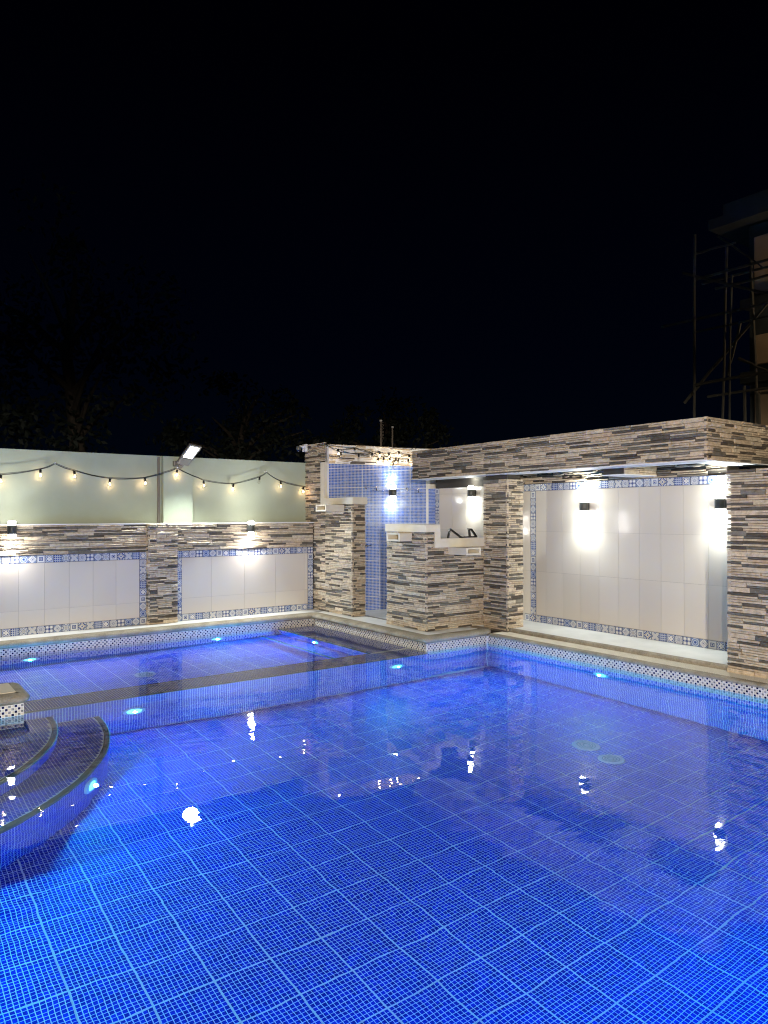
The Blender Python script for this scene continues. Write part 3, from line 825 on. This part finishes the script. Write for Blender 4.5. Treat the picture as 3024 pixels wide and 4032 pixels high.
cm.box((SX1+.001, 4.02, ZB0+.012), (9.6, 4.30, ZB1-.01), MORTAR)
cm.box((SX1+.001, 5.21, 2.032), (XB, 5.52, ZB1-.01), MORTAR)
cm.box((XB+.006, 4.301, 2.003), (8.2, 9.4, ZB1-.01), MORTAR)
put('beam_core', cm.mesh('beam_core'), bm_)
so = MB(); so.box((SX0+.004, 3.992, ZB0), (SX1, 8.86, ZB0+.011), PLASTER_WHITE); put('soffit', so.mesh('soffit'), bm_)
so = MB(); so.box((SX1+.001, 3.992, ZB0), (9.6, 4.30, ZB0+.011), PLASTER_WHITE); put('soffit', so.mesh('soffit'), bm_)
so = MB(); so.box((SX1+.001, 5.19, 2.02), (XB, 5.52, 2.031), PLASTER_WHITE); put('soffit', so.mesh('soffit'), bm_)
s_ = clad(bm_, YF(SX0), -8.84, -3.99, ZB0+.003, ZB1, 81, lmin=.2, lmax=.42)
s_ += clad(bm_, XF(3.99), SX0, 9.4, ZB0+.003, ZB1, 82, lmin=.18, lmax=.36)
s_ += clad(bm_, XF(5.18), SX1, XB, 2.03, ZB1, 83)
s_ += clad(bm_, YF(XB-.005), -7.6, -4.30, 2.003, 2.34, 84, lmin=.24, lmax=.45)
lay(s_)

# ================================================================== LAMPS
def sconce(F, u_, z_, label, power=9, group='up and down wall lamps', proto=[None], color=WHITE, up=1.0, near=.12):
    loc = F.p(u_, .085, z_)
    t = thing('wall_lamp', loc, label, 'wall lamp', group)
    if proto[0] is None:
        m = MB(); m.lathe([(.0, -.055), (.052, -.055), (.055, -.05), (.055, .05), (.052, .055), (0, .055)], LAMPBODY, n=24); b = m.mesh('lamp_body', smooth=True)
        m = MB(); m.box((-.035, .04, -.05), (.035, .085, .05), DKPLASTIC); pl_ = m.mesh('back_plate', bevel=.003)
        m = MB(); m.lathe([(.0, .0), (.044, .0), (.046, .003), (.046, .052), (.044, .055), (0, .055)], GLOW, n=24); ln = m.mesh('lamp_lens', smooth=True)
        m = MB(); m.lathe([(.045, .0), (.054, .0), (.054, .005), (.045, .005), (.045, 0)], BLACK, n=24, cap=False); rg_ = m.mesh('lens_ring', smooth=True)
        proto[0] = (b, pl_, ln, rg_)
    b, pl_, ln, rg_ = proto[0]
    put('lamp_body', b, t, loc, (0, 0, F.a)); put('back_plate', pl_, t, loc, (0, 0, F.a))
    put('lamp_lens', ln, t, loc+Vector((0, 0, .056))); put('lamp_lens', ln, t, loc-Vector((0, 0, .056)), (math.pi, 0, 0))
    put('lens_ring', rg_, t, loc+Vector((0, 0, .082))); put('lens_ring', rg_, t, loc-Vector((0, 0, .088)))
    for s__ in (1, -1):
        k_ = up if s__ > 0 else 1
        lamp('SPOT', 'lamp_light', loc+Vector((0, 0, s__*.118)), power*k_, color, t, (0, 0, s__), spot_size=R(140), spot_blend=1.0, shadow_soft_size=.03)
        lamp('POINT', 'lamp_light', loc+Vector((0, 0, s__*.125))+F.N*.03, power*near*k_, color, t, shadow_soft_size=.03)
    return t
sconce(XF(YW-.028), 1.575, 1.37, 'round black up-down lamp on the stone band above the left tiled panel', 36, up=.8, near=.34)
sconce(XF(YW-.028), 4.90, 1.35, 'round black up-down lamp on the stone band above the right tiled panel', 36, up=.8, near=.34)
sconce(FB, 1.12, 1.93, 'round black up-down lamp on the blue mosaic shower wall', 22, color=COOL)
sconce(FR, -8.43, 1.90, 'round black up-down lamp on the cream tiles behind the shower ledge', 30, color=COOL, near=.2)
sconce(FR, -6.23, 1.66, 'round black up-down lamp at the left side of the alcove wall', 60, color=COOL, near=.2)
sconce(FR, -4.34, 1.67, 'round black up-down lamp at the right end of the alcove wall beside the pillar', 60, color=COOL, near=.2)

def floodlight(base, head, nrm, along, label, power, color, group='floodlights', cone=150, aim=None, spill_blocker=False):
    base = Vector(base); head = Vector(head); along = Vector(along).normalized(); nrm = Vector(nrm); nrm = (nrm-along*nrm.dot(along)).normalized(); side = along.cross(nrm)
    t = thing('floodlight', base, label, 'floodlight', group)
    M = Matrix((( *[along.x, side.x, nrm.x], head.x), ( *[along.y, side.y, nrm.y], head.y), (*[along.z, side.z, nrm.z], head.z), (0, 0, 0, 1)))
    m = MB(); m.box((-.23, -.10, -.035), (.20, .10, -.002), GREYMETAL, M); m.box((-.33, -.035, -.03), (-.231, .035, -.004), GREYMETAL, M); put('housing', m.mesh('housing', bevel=.006), t)
    m = MB(); m.box((-.06, -.070, -.001), (.165, .070, .003), LEDGLOW, M); put('led_panel', m.mesh('led_panel'), t)
    m = MB(); m.box((-.21, -.09, -.001), (-.09, .09, .003), GREYMETAL, M); put('driver_cover', m.mesh('driver_cover'), t)
    m = MB(); m.tube([base, base+(M @ Vector((-.32, 0, -.02))-base)*.5, M @ Vector((-.32, 0, -.02))], .022, GREYMETAL); put('arm', m.mesh('arm', smooth=True), t)
    m = MB(); m.box((base.x-.06, base.y-.02, base.z-.05), (base.x+.06, base.y+.08, base.z+.03), GREYMETAL); put('mounting_bracket', m.mesh('mounting_bracket', bevel=.004), t)
    if spill_blocker:
        a_ = Vector(aim); a_.z = 0; a_.normalize(); c_ = a_.cross(Vector((0, 0, 1))); L0 = head+nrm*.05+along*.04
        MV = Matrix(((a_.x, c_.x, 0, L0.x), (a_.y, c_.y, 0, L0.y), (0, 0, 1, L0.z), (0, 0, 0, 1)))
        m = MB(); m.box((-.12, -.45, .045), (.55, .45, .055), BLACK, MV); put('spill_blocker', m.mesh('spill_blocker'), t)  # unseen plate added to keep fill light off the trees and scaffolding
    lamp('SPOT', 'floodlight_lamp', head+nrm*.05+along*.04, power, color, t, aim if aim is not None else nrm, spot_size=R(cone), spot_blend=.35, shadow_soft_size=.03 if spill_blocker else .10)
    return t
floodlight((3.83, 10.46, 2.33), (3.93, 10.25, 2.44), (0, -.6, -.75), (.2, -.75, .6), 'grey floodlight with lit panel tilted out from the top of the green wall', 330, COOL, cone=138)
floodlight((-3.6, -3.0, 2.15), (-3.4, -2.7, 2.2), (.75, .62, -.12), (.2, .2, .5), 'unseen warm fill floodlight added behind the photographer, facing the pool', 1550, (1.0, .74, .48), cone=56, aim=(.75, .66, -.20), spill_blocker=True)  # added fill, out of view, lighting stone and tile from the front
floodlight((-1.6, -4.0, 2.15), (-1.6, -3.7, 2.2), (.5, .85, -.12), (0, .2, .5), 'unseen pale fill floodlight added behind the photographer, facing the stone columns', 4000, (1.0, .90, .78), cone=62, aim=(.52, .85, -.20), spill_blocker=True)  # second added fill, unseen, for faces turned towards the camera side

def pool_lamp(loc, nrm, label, power=26, r_=.105, proto=[None]):
    loc = Vector(loc); nrm = Vector(nrm).normalized()
    t = thing('pool_lamp', loc, label, 'pool light', 'underwater pool lights')
    if proto[0] is None:
        m = MB(); m.lathe([(.072, .002), (.074, .022), (.09, .026), (.108, .018), (.112, .004), (.112, 0.0)], ABSPL, n=32, cap=False); a = m.mesh('lamp_rim', smooth=True)
        m = MB(); m.lathe([(0.0, .0), (.0735, .0), (.0735, .010), (.055, .021), (.03, .027), (0.0, .029)], AQUAGLOW, n=28, cap=False); b = m.mesh('lamp_lens', smooth=True)
        proto[0] = (a, b)
    q = nrm.to_track_quat('Z', 'Y').to_euler()
    put('lamp_rim', proto[0][0], t, loc, q); put('lamp_lens', proto[0][1], t, loc, q)
    lamp('SPOT', 'underwater_light', loc+nrm*.045, power*1.45, AQUA, t, nrm, spot_size=R(179), spot_blend=.2, shadow_soft_size=.018)
    return t
pool_lamp((1.73, YL, -.50), (0, -1, 0), 'lit blue pool lamp under the left end of the far wading pool wall', 260)
pool_lamp((4.20, YL, -.48), (0, -1, 0), 'lit blue pool lamp on the far wading pool wall near its corner', 260)
pool_lamp((5.2, 8.75, -.42), (-1, 0, 0), 'lit blue pool lamp under the shelf beside the shower wall', 120)
pool_lamp((2.14, DV0, -.72), (0, -1, 0), 'lit blue pool lamp on the divider just right of the curved steps', 150)
pool_lamp((5.30, DV0, -.66), (0, -1, 0), 'lit blue pool lamp at the right end of the divider by the shower corner', 115)
pool_lamp((XR, 5.23, -.64), (-1, 0, 0), 'lit blue pool lamp on the right pool wall below the drain', 100)
la = math.atan2(5.64-CY, 1.345-CX); rl = 2.41
pool_lamp((CX+rl*math.cos(la), CY+rl*math.sin(la), -.95), (math.cos(la), math.sin(la), 0), 'large lit aqua pool lamp set in the curved step riser', 110)
pool_lamp((.6, Y0, -.65), (0, 1, 0), 'unseen pool lamp added on the near pool wall at the left', 230)  # this and the next two: unseen lamps added to brighten the near water
pool_lamp((3.0, Y0, -.65), (0, 1, 0), 'unseen pool lamp added on the near pool wall in the middle', 190)
pool_lamp((5.4, Y0, -.65), (0, 1, 0), 'unseen pool lamp added on the near pool wall at the right', 105)
pool_lamp((X0, 4.42, -.31), (1, 0, 0), 'unseen pool lamp added high on the left pool wall to light the steps', 760)  # unseen fill added to throw light over the step treads

def floor_drain(x, y, z, a, label):
    t = thing('floor_drain', (x, y, z+.002), label, 'drain', 'round pool floor drains')
    m = MB(); m.lathe([(.0, .0), (.125, .0), (.122, .006), (.10, .010), (.0, .010)], WHITEPL, n=32); m.mats = [DRAINPL]; put('drain_cover', m.mesh('drain_cover', smooth=True), t, (x, y, z), (0, a, 0))
    for rr_ in (.025, .05, .075):
        m = MB(); m.lathe([(rr_, .0101), (rr_+.009, .0101), (rr_+.009, .0125), (rr_, .0125), (rr_, .0101)], ABSDARK, n=28, cap=False); put('drain_slot', m.mesh('drain_slot'), t, (x, y, z), (0, a, 0))
floor_drain(5.46, 4.31, zf(5.46)+.001, tilt, 'round white floor drain of the main pool, the farther of the pair')
floor_drain(5.37, 3.97, zf(5.37)+.001, tilt, 'round white floor drain of the main pool, the nearer of the pair')
floor_drain(2.75, 8.60, zk(2.75)+.001, tk, 'round white floor drain in the wading pool')

# ------------------------------------------------------------------ string lights
def bulb_parts(root, p, tilt_=(0, 0), lit=True, small=1.0, proto={}):
    if not proto:
        m = MB(); m.lathe([(0, .012), (.010, .010), (.016, 0), (.016, -.035), (.013, -.038), (0, -.038)], BLACK, n=12); proto['s'] = m.mesh('socket', smooth=True)
        m = MB(); m.lathe([(.010, -.036), (.016, -.05), (.022, -.068), (.022, -.082), (.015, -.098), (.0, -.104)], BULBGLASS, n=14, cap=False); proto['b'] = m.mesh('bulb', smooth=True)
        m = MB(); m.lathe([(0, -.045), (.006, -.05), (.008, -.066), (.006, -.08), (0, -.084)], BULBGLOW, n=8, cap=False); proto['f'] = m.mesh('filament', smooth=True)
        m = MB(); m.lathe([(0, -.045), (.003, -.05), (.004, -.066), (.003, -.08), (0, -.084)], GREYMETAL, n=6, cap=False); proto['u'] = m.mesh('filament', smooth=True)
    rot = (tilt_[0], tilt_[1], 0)
    a = put('socket', proto['s'], root, p, rot); b = put('bulb', proto['b'], root, p, rot)
    c = bpy.data.objects.new('filament', proto['f'] if lit else proto['u']); COL.objects.link(c); c.parent = b
sl_ = thing('string_lights', (3.8, YG-.06, 2.2), 'festoon of warm bulbs on a drooping black cable along the green wall', 'string lights')
pts = [(-.2, 2.20), (.3, 2.25), (.9, 2.1), (1.494, 2.085), (1.965, 2.175), (2.15, 2.255), (2.392, 2.17), (2.87, 2.075), (3.363, 2.10), (3.82, 2.25), (4.257, 2.085), (4.744, 2.045), (5.2, 2.17), (5.321, 2.245), (5.576, 2.11), (6.001, 2.03), (6.4, 2.0)]
YS = YG-.075
cab = []
for j in range(len(pts)-1):
    a, b = pts[j], pts[j+1]
    for q in range(4):
        t_q = q/4; sag = -.012*math.sin(math.pi*t_q)
        yy = YS-(.06 if 3.5 < a[0]+(b[0]-a[0])*t_q < 4.2 else 0)
        cab.append((a[0]+(b[0]-a[0])*t_q, yy, a[1]+(b[1]-a[1])*t_q+sag))
m = MB(); m.tube(cab, .0045, BLACK, 6); m.tube([(x, y+.006, z+.012+.004*math.sin(x*9)) for x, y, z in cab[8:]], .0035, BLACK, 5); put('cable', m.mesh('cable', smooth=True), sl_)
hk = boxmesh('hook', (-.006, -.07, -.01), (.006, .0, .012), WHITEPL)
for hx, hz in ((2.15, 2.262), (3.82, 2.26), (5.321, 2.25)): put('hook', hk, sl_, (hx, YG-.005-(.09 if 3.7 < hx < 4 else 0), hz))
for i, (x, z) in enumerate([(.9, 2.1), (1.494, 2.085), (1.965, 2.175), (2.392, 2.17), (2.87, 2.075), (3.363, 2.10), (3.82, 2.235), (4.257, 2.085), (4.744, 2.045), (5.2, 2.17), (5.576, 2.11), (6.001, 2.03)]):
    yy = YS-(.06 if 3.5 < x < 4.2 else 0); lit = i != 9
    bulb_parts(sl_, (x, yy, z-.012), (R(rnd.uniform(-8, 4)), R(rnd.uniform(-14, 14))), lit)
    if lit: lamp('POINT', 'bulb_light', (x, yy-.005, z-.085), 1.2, (1.0, .62, .34), sl_, shadow_soft_size=.015)
tb = thing('bulb_tangle', FB.p(1.2, .08, 2.6), 'tangled bunch of clear festoon bulbs hanging on the stone band over the shower', 'string lights')
TB = [(6.217, 2.604, 1), (6.281, 2.561, 0), (6.507, 2.64, 0), (6.589, 2.535, 0), (6.815, 2.567, 0), (6.951, 2.595, 1), (6.925, 2.49, 1), (7.02, 2.50, 0), (7.141, 2.583, 1), (7.154, 2.507, 1), (7.318, 2.613, 1), (7.269, 2.50, 1), (7.323, 2.5, 0), (7.515, 2.566, 1), (7.496, 2.49, 0), (7.569, 2.526, 1), (7.651, 2.486, 1), (7.216, 2.418, 0), (7.697, 2.373, 0), (7.716, 2.518, 1)]
bp = []
for (x, z, lit) in TB:
    k = (x-A_.x)/(B_.x-A_.x); p = A_.lerp(B_, k)+FB.N*(.07+rnd.uniform(0, .06)); p.z = z; bp.append(p)
    bulb_parts(tb, p, (R(rnd.uniform(-12, 12)), R(rnd.uniform(-14, 14))), bool(lit))
    if lit: lamp('POINT', 'bulb_light', p+Vector((0, 0, -.075)), .7, (1.0, .72, .42), tb, shadow_soft_size=.015)
m = MB()
for seq in ([0, 3, 4, 9, 13, 19], [2, 5, 8, 10, 13, 16], [1, 4, 6, 7, 17, 11, 14], [0, 2, 4, 5, 9, 12, 15, 18]):
    q = []
    P0 = [bp[0]+Vector((-.25, 0, .08))]+[bp[i]+Vector((0, .0, .01)) for i in seq]+[bp[-1]+Vector((.15, 0, .05))]
    for a, b in zip(P0[:-1], P0[1:]):
        for w in range(4): t_q = w/4; q.append(a.lerp(b, t_q)-Vector((0, 0, .02*math.sin(math.pi*t_q))))
    m.tube(q, .004, BLACK, 5)
put('cable', m.mesh('cable', smooth=True), tb)

# ------------------------------------------------------------------ shower fittings, camera, bracket
def shower_head(u_, z_, label):
    p = FB.p(u_, 0, z_); N = FB.N
    t = thing('overhead_shower', p, label, 'shower head', 'overhead showers in the stone enclosure')
    M = Matrix.Translation(p) @ Matrix.Rotation(FB.a, 4, 'Z') @ Matrix.Rotation(R(90), 4, 'X')
    m = MB(); m.lathe([(0, 0), (.03, 0), (.03, .01), (.026, .014), (0, .014)], CHROME, M, 20); put('flange', m.mesh('flange', smooth=True), t)
    m = MB(); m.tube([p, p+N*.36, p+N*.40-Vector((0, 0, .02)), p+N*.40-Vector((0, 0, .055))], .0125, CHROME, 10); put('arm', m.mesh('arm', smooth=True), t)
    m = MB(); m.lathe([(0, 0), (.115, 0), (.117, .004), (.10, .008), (.02, .018), (0, .018)], CHROME, Matrix.Translation(p+N*.40-Vector((0, 0, .075))), 32); put('spray_plate', m.mesh('spray_plate', smooth=True), t)
shower_head(.66, 2.01, 'chrome overhead shower left of the lamp on blue mosaic')
shower_head(1.43, 1.99, 'chrome overhead shower right of the lamp on blue mosaic')
vp = Vector((6.335, 9.07, 1.075)); t = thing('shower_valve', vp, 'small chrome shower valve inside the doorway edge', 'valve')
m = MB(); m.lathe([(0, 0), (.022, 0), (.022, .012), (.012, .02), (.012, .05), (0, .05)], CHROME, Matrix.Translation((6.335, 9.17, 1.075)) @ Matrix.Rotation(R(90), 4, 'X'), 16); put('valve_body', m.mesh('valve_body', smooth=True), t)
m = MB(); m.tube([(6.335, 9.12, 1.075), (6.39, 9.11, 1.085)], .007, CHROME, 8); put('valve_handle', m.mesh('valve_handle', smooth=True), t)
t = thing('floor_drain', (6.75, 9.1, -.018), 'small square metal drain in the white shower floor', 'drain')
put('drain_cover', boxmesh('drain_cover', (-.06, -.06, 0), (.06, .06, .004), GREYMETAL, .001), t, (6.75, 9.1, -.0195))
m = MB()
for i in range(4): m.box((-.045, -.04+i*.024, .0041), (.045, -.032+i*.024, .0052), BLACK)
put('drain_slot', m.mesh('drain_slot'), t, (6.75, 9.1, -.0195))['kind'] = 'stuff'

t = thing('metal_bracket', (6.8, 7.5, 1.232), 'black angular flat-bar metal bracket lying on the cream ledge', 'bracket')
def flatbar(a, b, w=.022, d=.03):
    a = Vector((a[0], 7.50, a[1])); b = Vector((b[0], 7.50, b[1])); L = (b-a).length; ang_ = math.atan2(b.z-a.z, b.x-a.x)
    M = Matrix.Translation(a) @ Matrix.Rotation(-ang_, 4, 'Y')
    m = MB(); m.box((-.006, -d/2, -w/2), (L+.006, d/2, w/2), BLACK, M); put('bar', m.mesh('bar', bevel=.002), t)
flatbar((6.555, 1.235), (6.585, 1.352)); flatbar((6.596, 1.354), (6.775, 1.246)); flatbar((6.775, 1.241), (7.07, 1.242))
flatbar((6.955, 1.258), (6.945, 1.34)); flatbar((6.925, 1.354), (6.975, 1.354), .012); flatbar((6.985, 1.348), (7.085, 1.243))

t = thing('security_camera', (6.05, 10.55, 2.70), 'small dome security camera on a white box at the top left of the stone wall', 'camera')
m = MB(); m.box((6.045, 10.53, 2.62), (6.10, 10.64, 2.745), WHITEPL); put('junction_box', m.mesh('junction_box', bevel=.004), t)
m = MB(); m.tube([(6.05, 10.58, 2.70), (5.98, 10.60, 2.71), (5.96, 10.60, 2.69)], .018, WHITEPL, 10); put('bracket_arm', m.mesh('bracket_arm', smooth=True), t)
m = MB(); m.lathe([(.0, .045), (.035, .045), (.044, .03), (.044, -.01), (.038, -.012), (0, -.012)], GREYMETAL, Matrix.Translation((5.95, 10.60, 2.66)), 20); put('housing', m.mesh('housing', smooth=True), t)
m = MB(); m.lathe([(.038, -.013), (.036, -.03), (.024, -.048), (0, -.055)], plain('dark_glass', (.01, .012, .03), .05), Matrix.Translation((5.95, 10.60, 2.66)), 20, cap=False); put('lens_dome', m.mesh('lens_dome', smooth=True), t)

# ------------------------------------------------------------------ beyond the walls
RUST = plain('dull_rebar', (.20, .17, .14), .7)
t = thing('antenna_pole', (9.39, 13, 0), 'thin pole with a coiled cable rising behind the shower, the taller one', 'pole', 'poles behind the shower')
m = MB(); m.tube([(9.39, 13, 0), (9.39, 13, 3.64)], .022, RUST, 8); put('pole', m.mesh('pole'), t)
m = MB(); m.lathe([(0, -.03), (.03, -.02), (.035, 0.0), (.03, .02), (0, .03)], WHITEPL, Matrix.Translation((9.39, 13, 3.66)), 12); put('cap', m.mesh('cap', smooth=True), t)
m = MB(); m.tube([(9.39+.04*math.cos(a*.9), 12.96+.04*math.sin(a*.9), 3.62-.42*a/40+.01*math.sin(a*2.3)) for a in range(41)], .006, RUST, 5); put('coiled_cable', m.mesh('coiled_cable', smooth=True), t)
t = thing('antenna_pole', (9.708, 13, 0), 'thin bare pole rising behind the shower, the shorter one', 'pole', 'poles behind the shower')
m = MB(); m.tube([(9.708, 13, 0), (9.708, 13, 3.52)], .018, RUST, 8); put('pole', m.mesh('pole'), t)
m = MB(); m.lathe([(0, -.02), (.025, -.015), (.03, 0.0), (.02, .015), (0, .02)], WHITEPL, Matrix.Translation((9.708, 13, 3.54)), 12); put('cap', m.mesh('cap', smooth=True), t)

# scaffolded building far right
BCON = plain('raw_concrete_dark', (.055, .07, .08), .9, var=.25, scale=3)
BCRM = plain('unlit_cream_render', (.62, .48, .32), .8, var=.12, scale=2)
BAMB = plain('scaffold_pole_wood', (.09, .09, .075), .8, var=.2)
b_t = thing('unfinished_building', (19, 4, 0), 'dark unfinished building with cream wall panels behind scaffolding at the far right', 'building')
put('wall', boxmesh('wall', (15.62, -4, 0), (24, 7.95, 7.80), BCON), b_t)
m = MB(); m.box((15.2, -4, 7.85), (25, 8.64, 8.07), BCON); m.box((15.2, -4, 8.071), (25, 8.31, 8.30), BCON); put('roof_slab', m.mesh('roof_slab'), b_t)
put('floor_slab', boxmesh('floor_slab', (15.3, -4, 4.36), (24, 8.0, 4.60), BCON), b_t)
put('floor_slab', boxmesh('floor_slab', (15.3, -4, 5.98), (24, 7.99, 6.16), BCON), b_t)
for z0_, z1_ in ((6.3, 7.5), (4.76, 5.39), (3.4, 4.2)):
    put('wall_panel', boxmesh('wall_panel', (15.50, -3.9, z0_), (15.615, 7.795, z1_), BCRM, .02), b_t)
sc = thing('scaffolding', (14, 7.5, 0), 'rough timber pole scaffolding in front of the unfinished building', 'scaffolding')
def pole(a, b, rr_=.035, dx=0.0):
    a = Vector((14.0+dx, *a)); b = Vector((14.0+dx, *b)); n_ = 6
    q = [a.lerp(b, i/n_)+Vector((0, rnd.uniform(-.012, .012), rnd.uniform(-.012, .012))) for i in range(n_+1)]
    m = MB(); m.tube(q, [rr_*(1.1-.25*i/n_) for i in range(n_+1)], BAMB, 6); put('pole', m.mesh('pole', smooth=True), sc)
for k, (a, b, w) in enumerate([((8.25, 7.35), (8.33, 0), .03), ((7.63, 6.93), (7.86, 0), .028), ((7.2, 6.57), (7.0, 0), .028), ((7.48, 6.3), (7.6, 0), .022), ((7.29, 4.1), (7.3, 0), .03), ((7.07, 3.92), (7.0, 0), .03),
  ((8.23, 6.95), (7.4, 6.94), .022), ((8.3, 6.46), (4, 6.44), .026), ((8.23, 6.38), (4, 6.3), .026), ((7.81, 6.11), (4, 6.12), .024), ((9.1, 5.63), (4, 5.62), .028), ((8.43, 5.4), (4, 5.4), .02),
  ((8.26, 4.23), (4, 4.36), .03), ((8.07, 3.97), (4, 4.05), .026), ((8.66, 3.93), (6.88, 5.69), .032), ((8.52, 6.64), (6.2, 5.48), .028), ((7.82, 7.23), (6.9, 6.3), .018), ((7.43, 5.42), (7.7, 4.38), .026), ((7.35, 4.63), (6.6, 4.16), .03)]):
    pole(a, b, w, dx=(k % 3)*.12)

site = thing('panel_fill_lamp', (15.2, 5.4, 5.72), 'unseen bare lamp added on the unfinished building to light its cream panels', 'lamp')  # added out of view so the cream panels catch warm light
m = MB(); m.tube([(15.3, 5.4, 5.98), (15.2, 5.4, 5.78)], .012, BLACK, 6); put('lamp_cord', m.mesh('lamp_cord'), site)
m = MB(); m.lathe([(0, .05), (.03, .04), (.045, 0), (.03, -.04), (0, -.05)], BULBGLOW, Matrix.Translation((15.2, 5.4, 5.72)), 12, cap=False); put('bulb', m.mesh('bulb', smooth=True), site)
lamp('POINT', 'panel_fill_light', (15.0, 5.4, 5.62), 45, (1.0, .70, .40), site, shadow_soft_size=.05)
# trees in the dark beyond the walls
LEAF = plain('night_foliage', (.010, .017, .010), .7, var=.4, scale=1.2)
BARK = plain('bark', (.07, .055, .04), .9, var=.3)
def tree(x, y, h, rad, seed, label):
    rg = random.Random(seed); t = thing('tree', (x, y, 0), label, 'tree', 'trees in the dark beyond the walls')
    m = MB(); m.tube([(x, y, 0), (x+.2, y, h*.3), (x-.1, y+.1, h*.6), (x+.1, y, h*.85)], [.28, .22, .14, .05], BARK, 9)
    for i in range(9):
        a = rg.uniform(0, 6.28); z = h*rg.uniform(.35, .7); e_ = Vector((x+math.cos(a)*rad*.8, y+math.sin(a)*rad*.8, z+h*.18))
        m.tube([(x, y, z), Vector((x, y, z)).lerp(e_, .5)+Vector((0, 0, .2)), e_], [.09, .06, .02], BARK, 6)
    put('trunk', m.mesh('trunk', smooth=True), t)
    m = MB(); cl_ = []
    for i in range(46):
        a = rg.uniform(0, 6.28); rr_ = rad*math.sqrt(rg.random()); z = h*(.62+.38*rg.uniform(-.8, 1)*math.sqrt(max(0, 1-(rr_/rad)**2)))
        cl_.append((Vector((x+rr_*math.cos(a), y+rr_*math.sin(a), z)), rad*rg.uniform(.13, .3)))
    for c, s in cl_:
        for i in range(70):
            d = Vector((rg.gauss(0, 1), rg.gauss(0, 1), rg.gauss(0, .8))).normalized()*s*rg.uniform(.5, 1.1); p = c+d
            a = Vector((rg.gauss(0, 1), rg.gauss(0, 1), rg.gauss(0, 1))).normalized()*.11; b = a.cross(Vector((rg.gauss(0, 1), rg.gauss(0, 1), rg.gauss(0, 1)))).normalized()*.05
            m.face([p-a, p+b, p+a, p-b], LEAF)
    c_ = put('crown', m.mesh('crown'), t); c_['kind'] = 'stuff'
tree(4.6, 20.5, 9.6, 3.0, 1, 'tall barely visible tree beyond the green wall, left of centre')
tree(10.5, 22.5, 6.2, 2.6, 2, 'lower dark tree behind the shower, barely visible')
tree(15.5, 21, 6.0, 2.4, 3, 'dark bushy tree behind the overhead frame, barely visible')
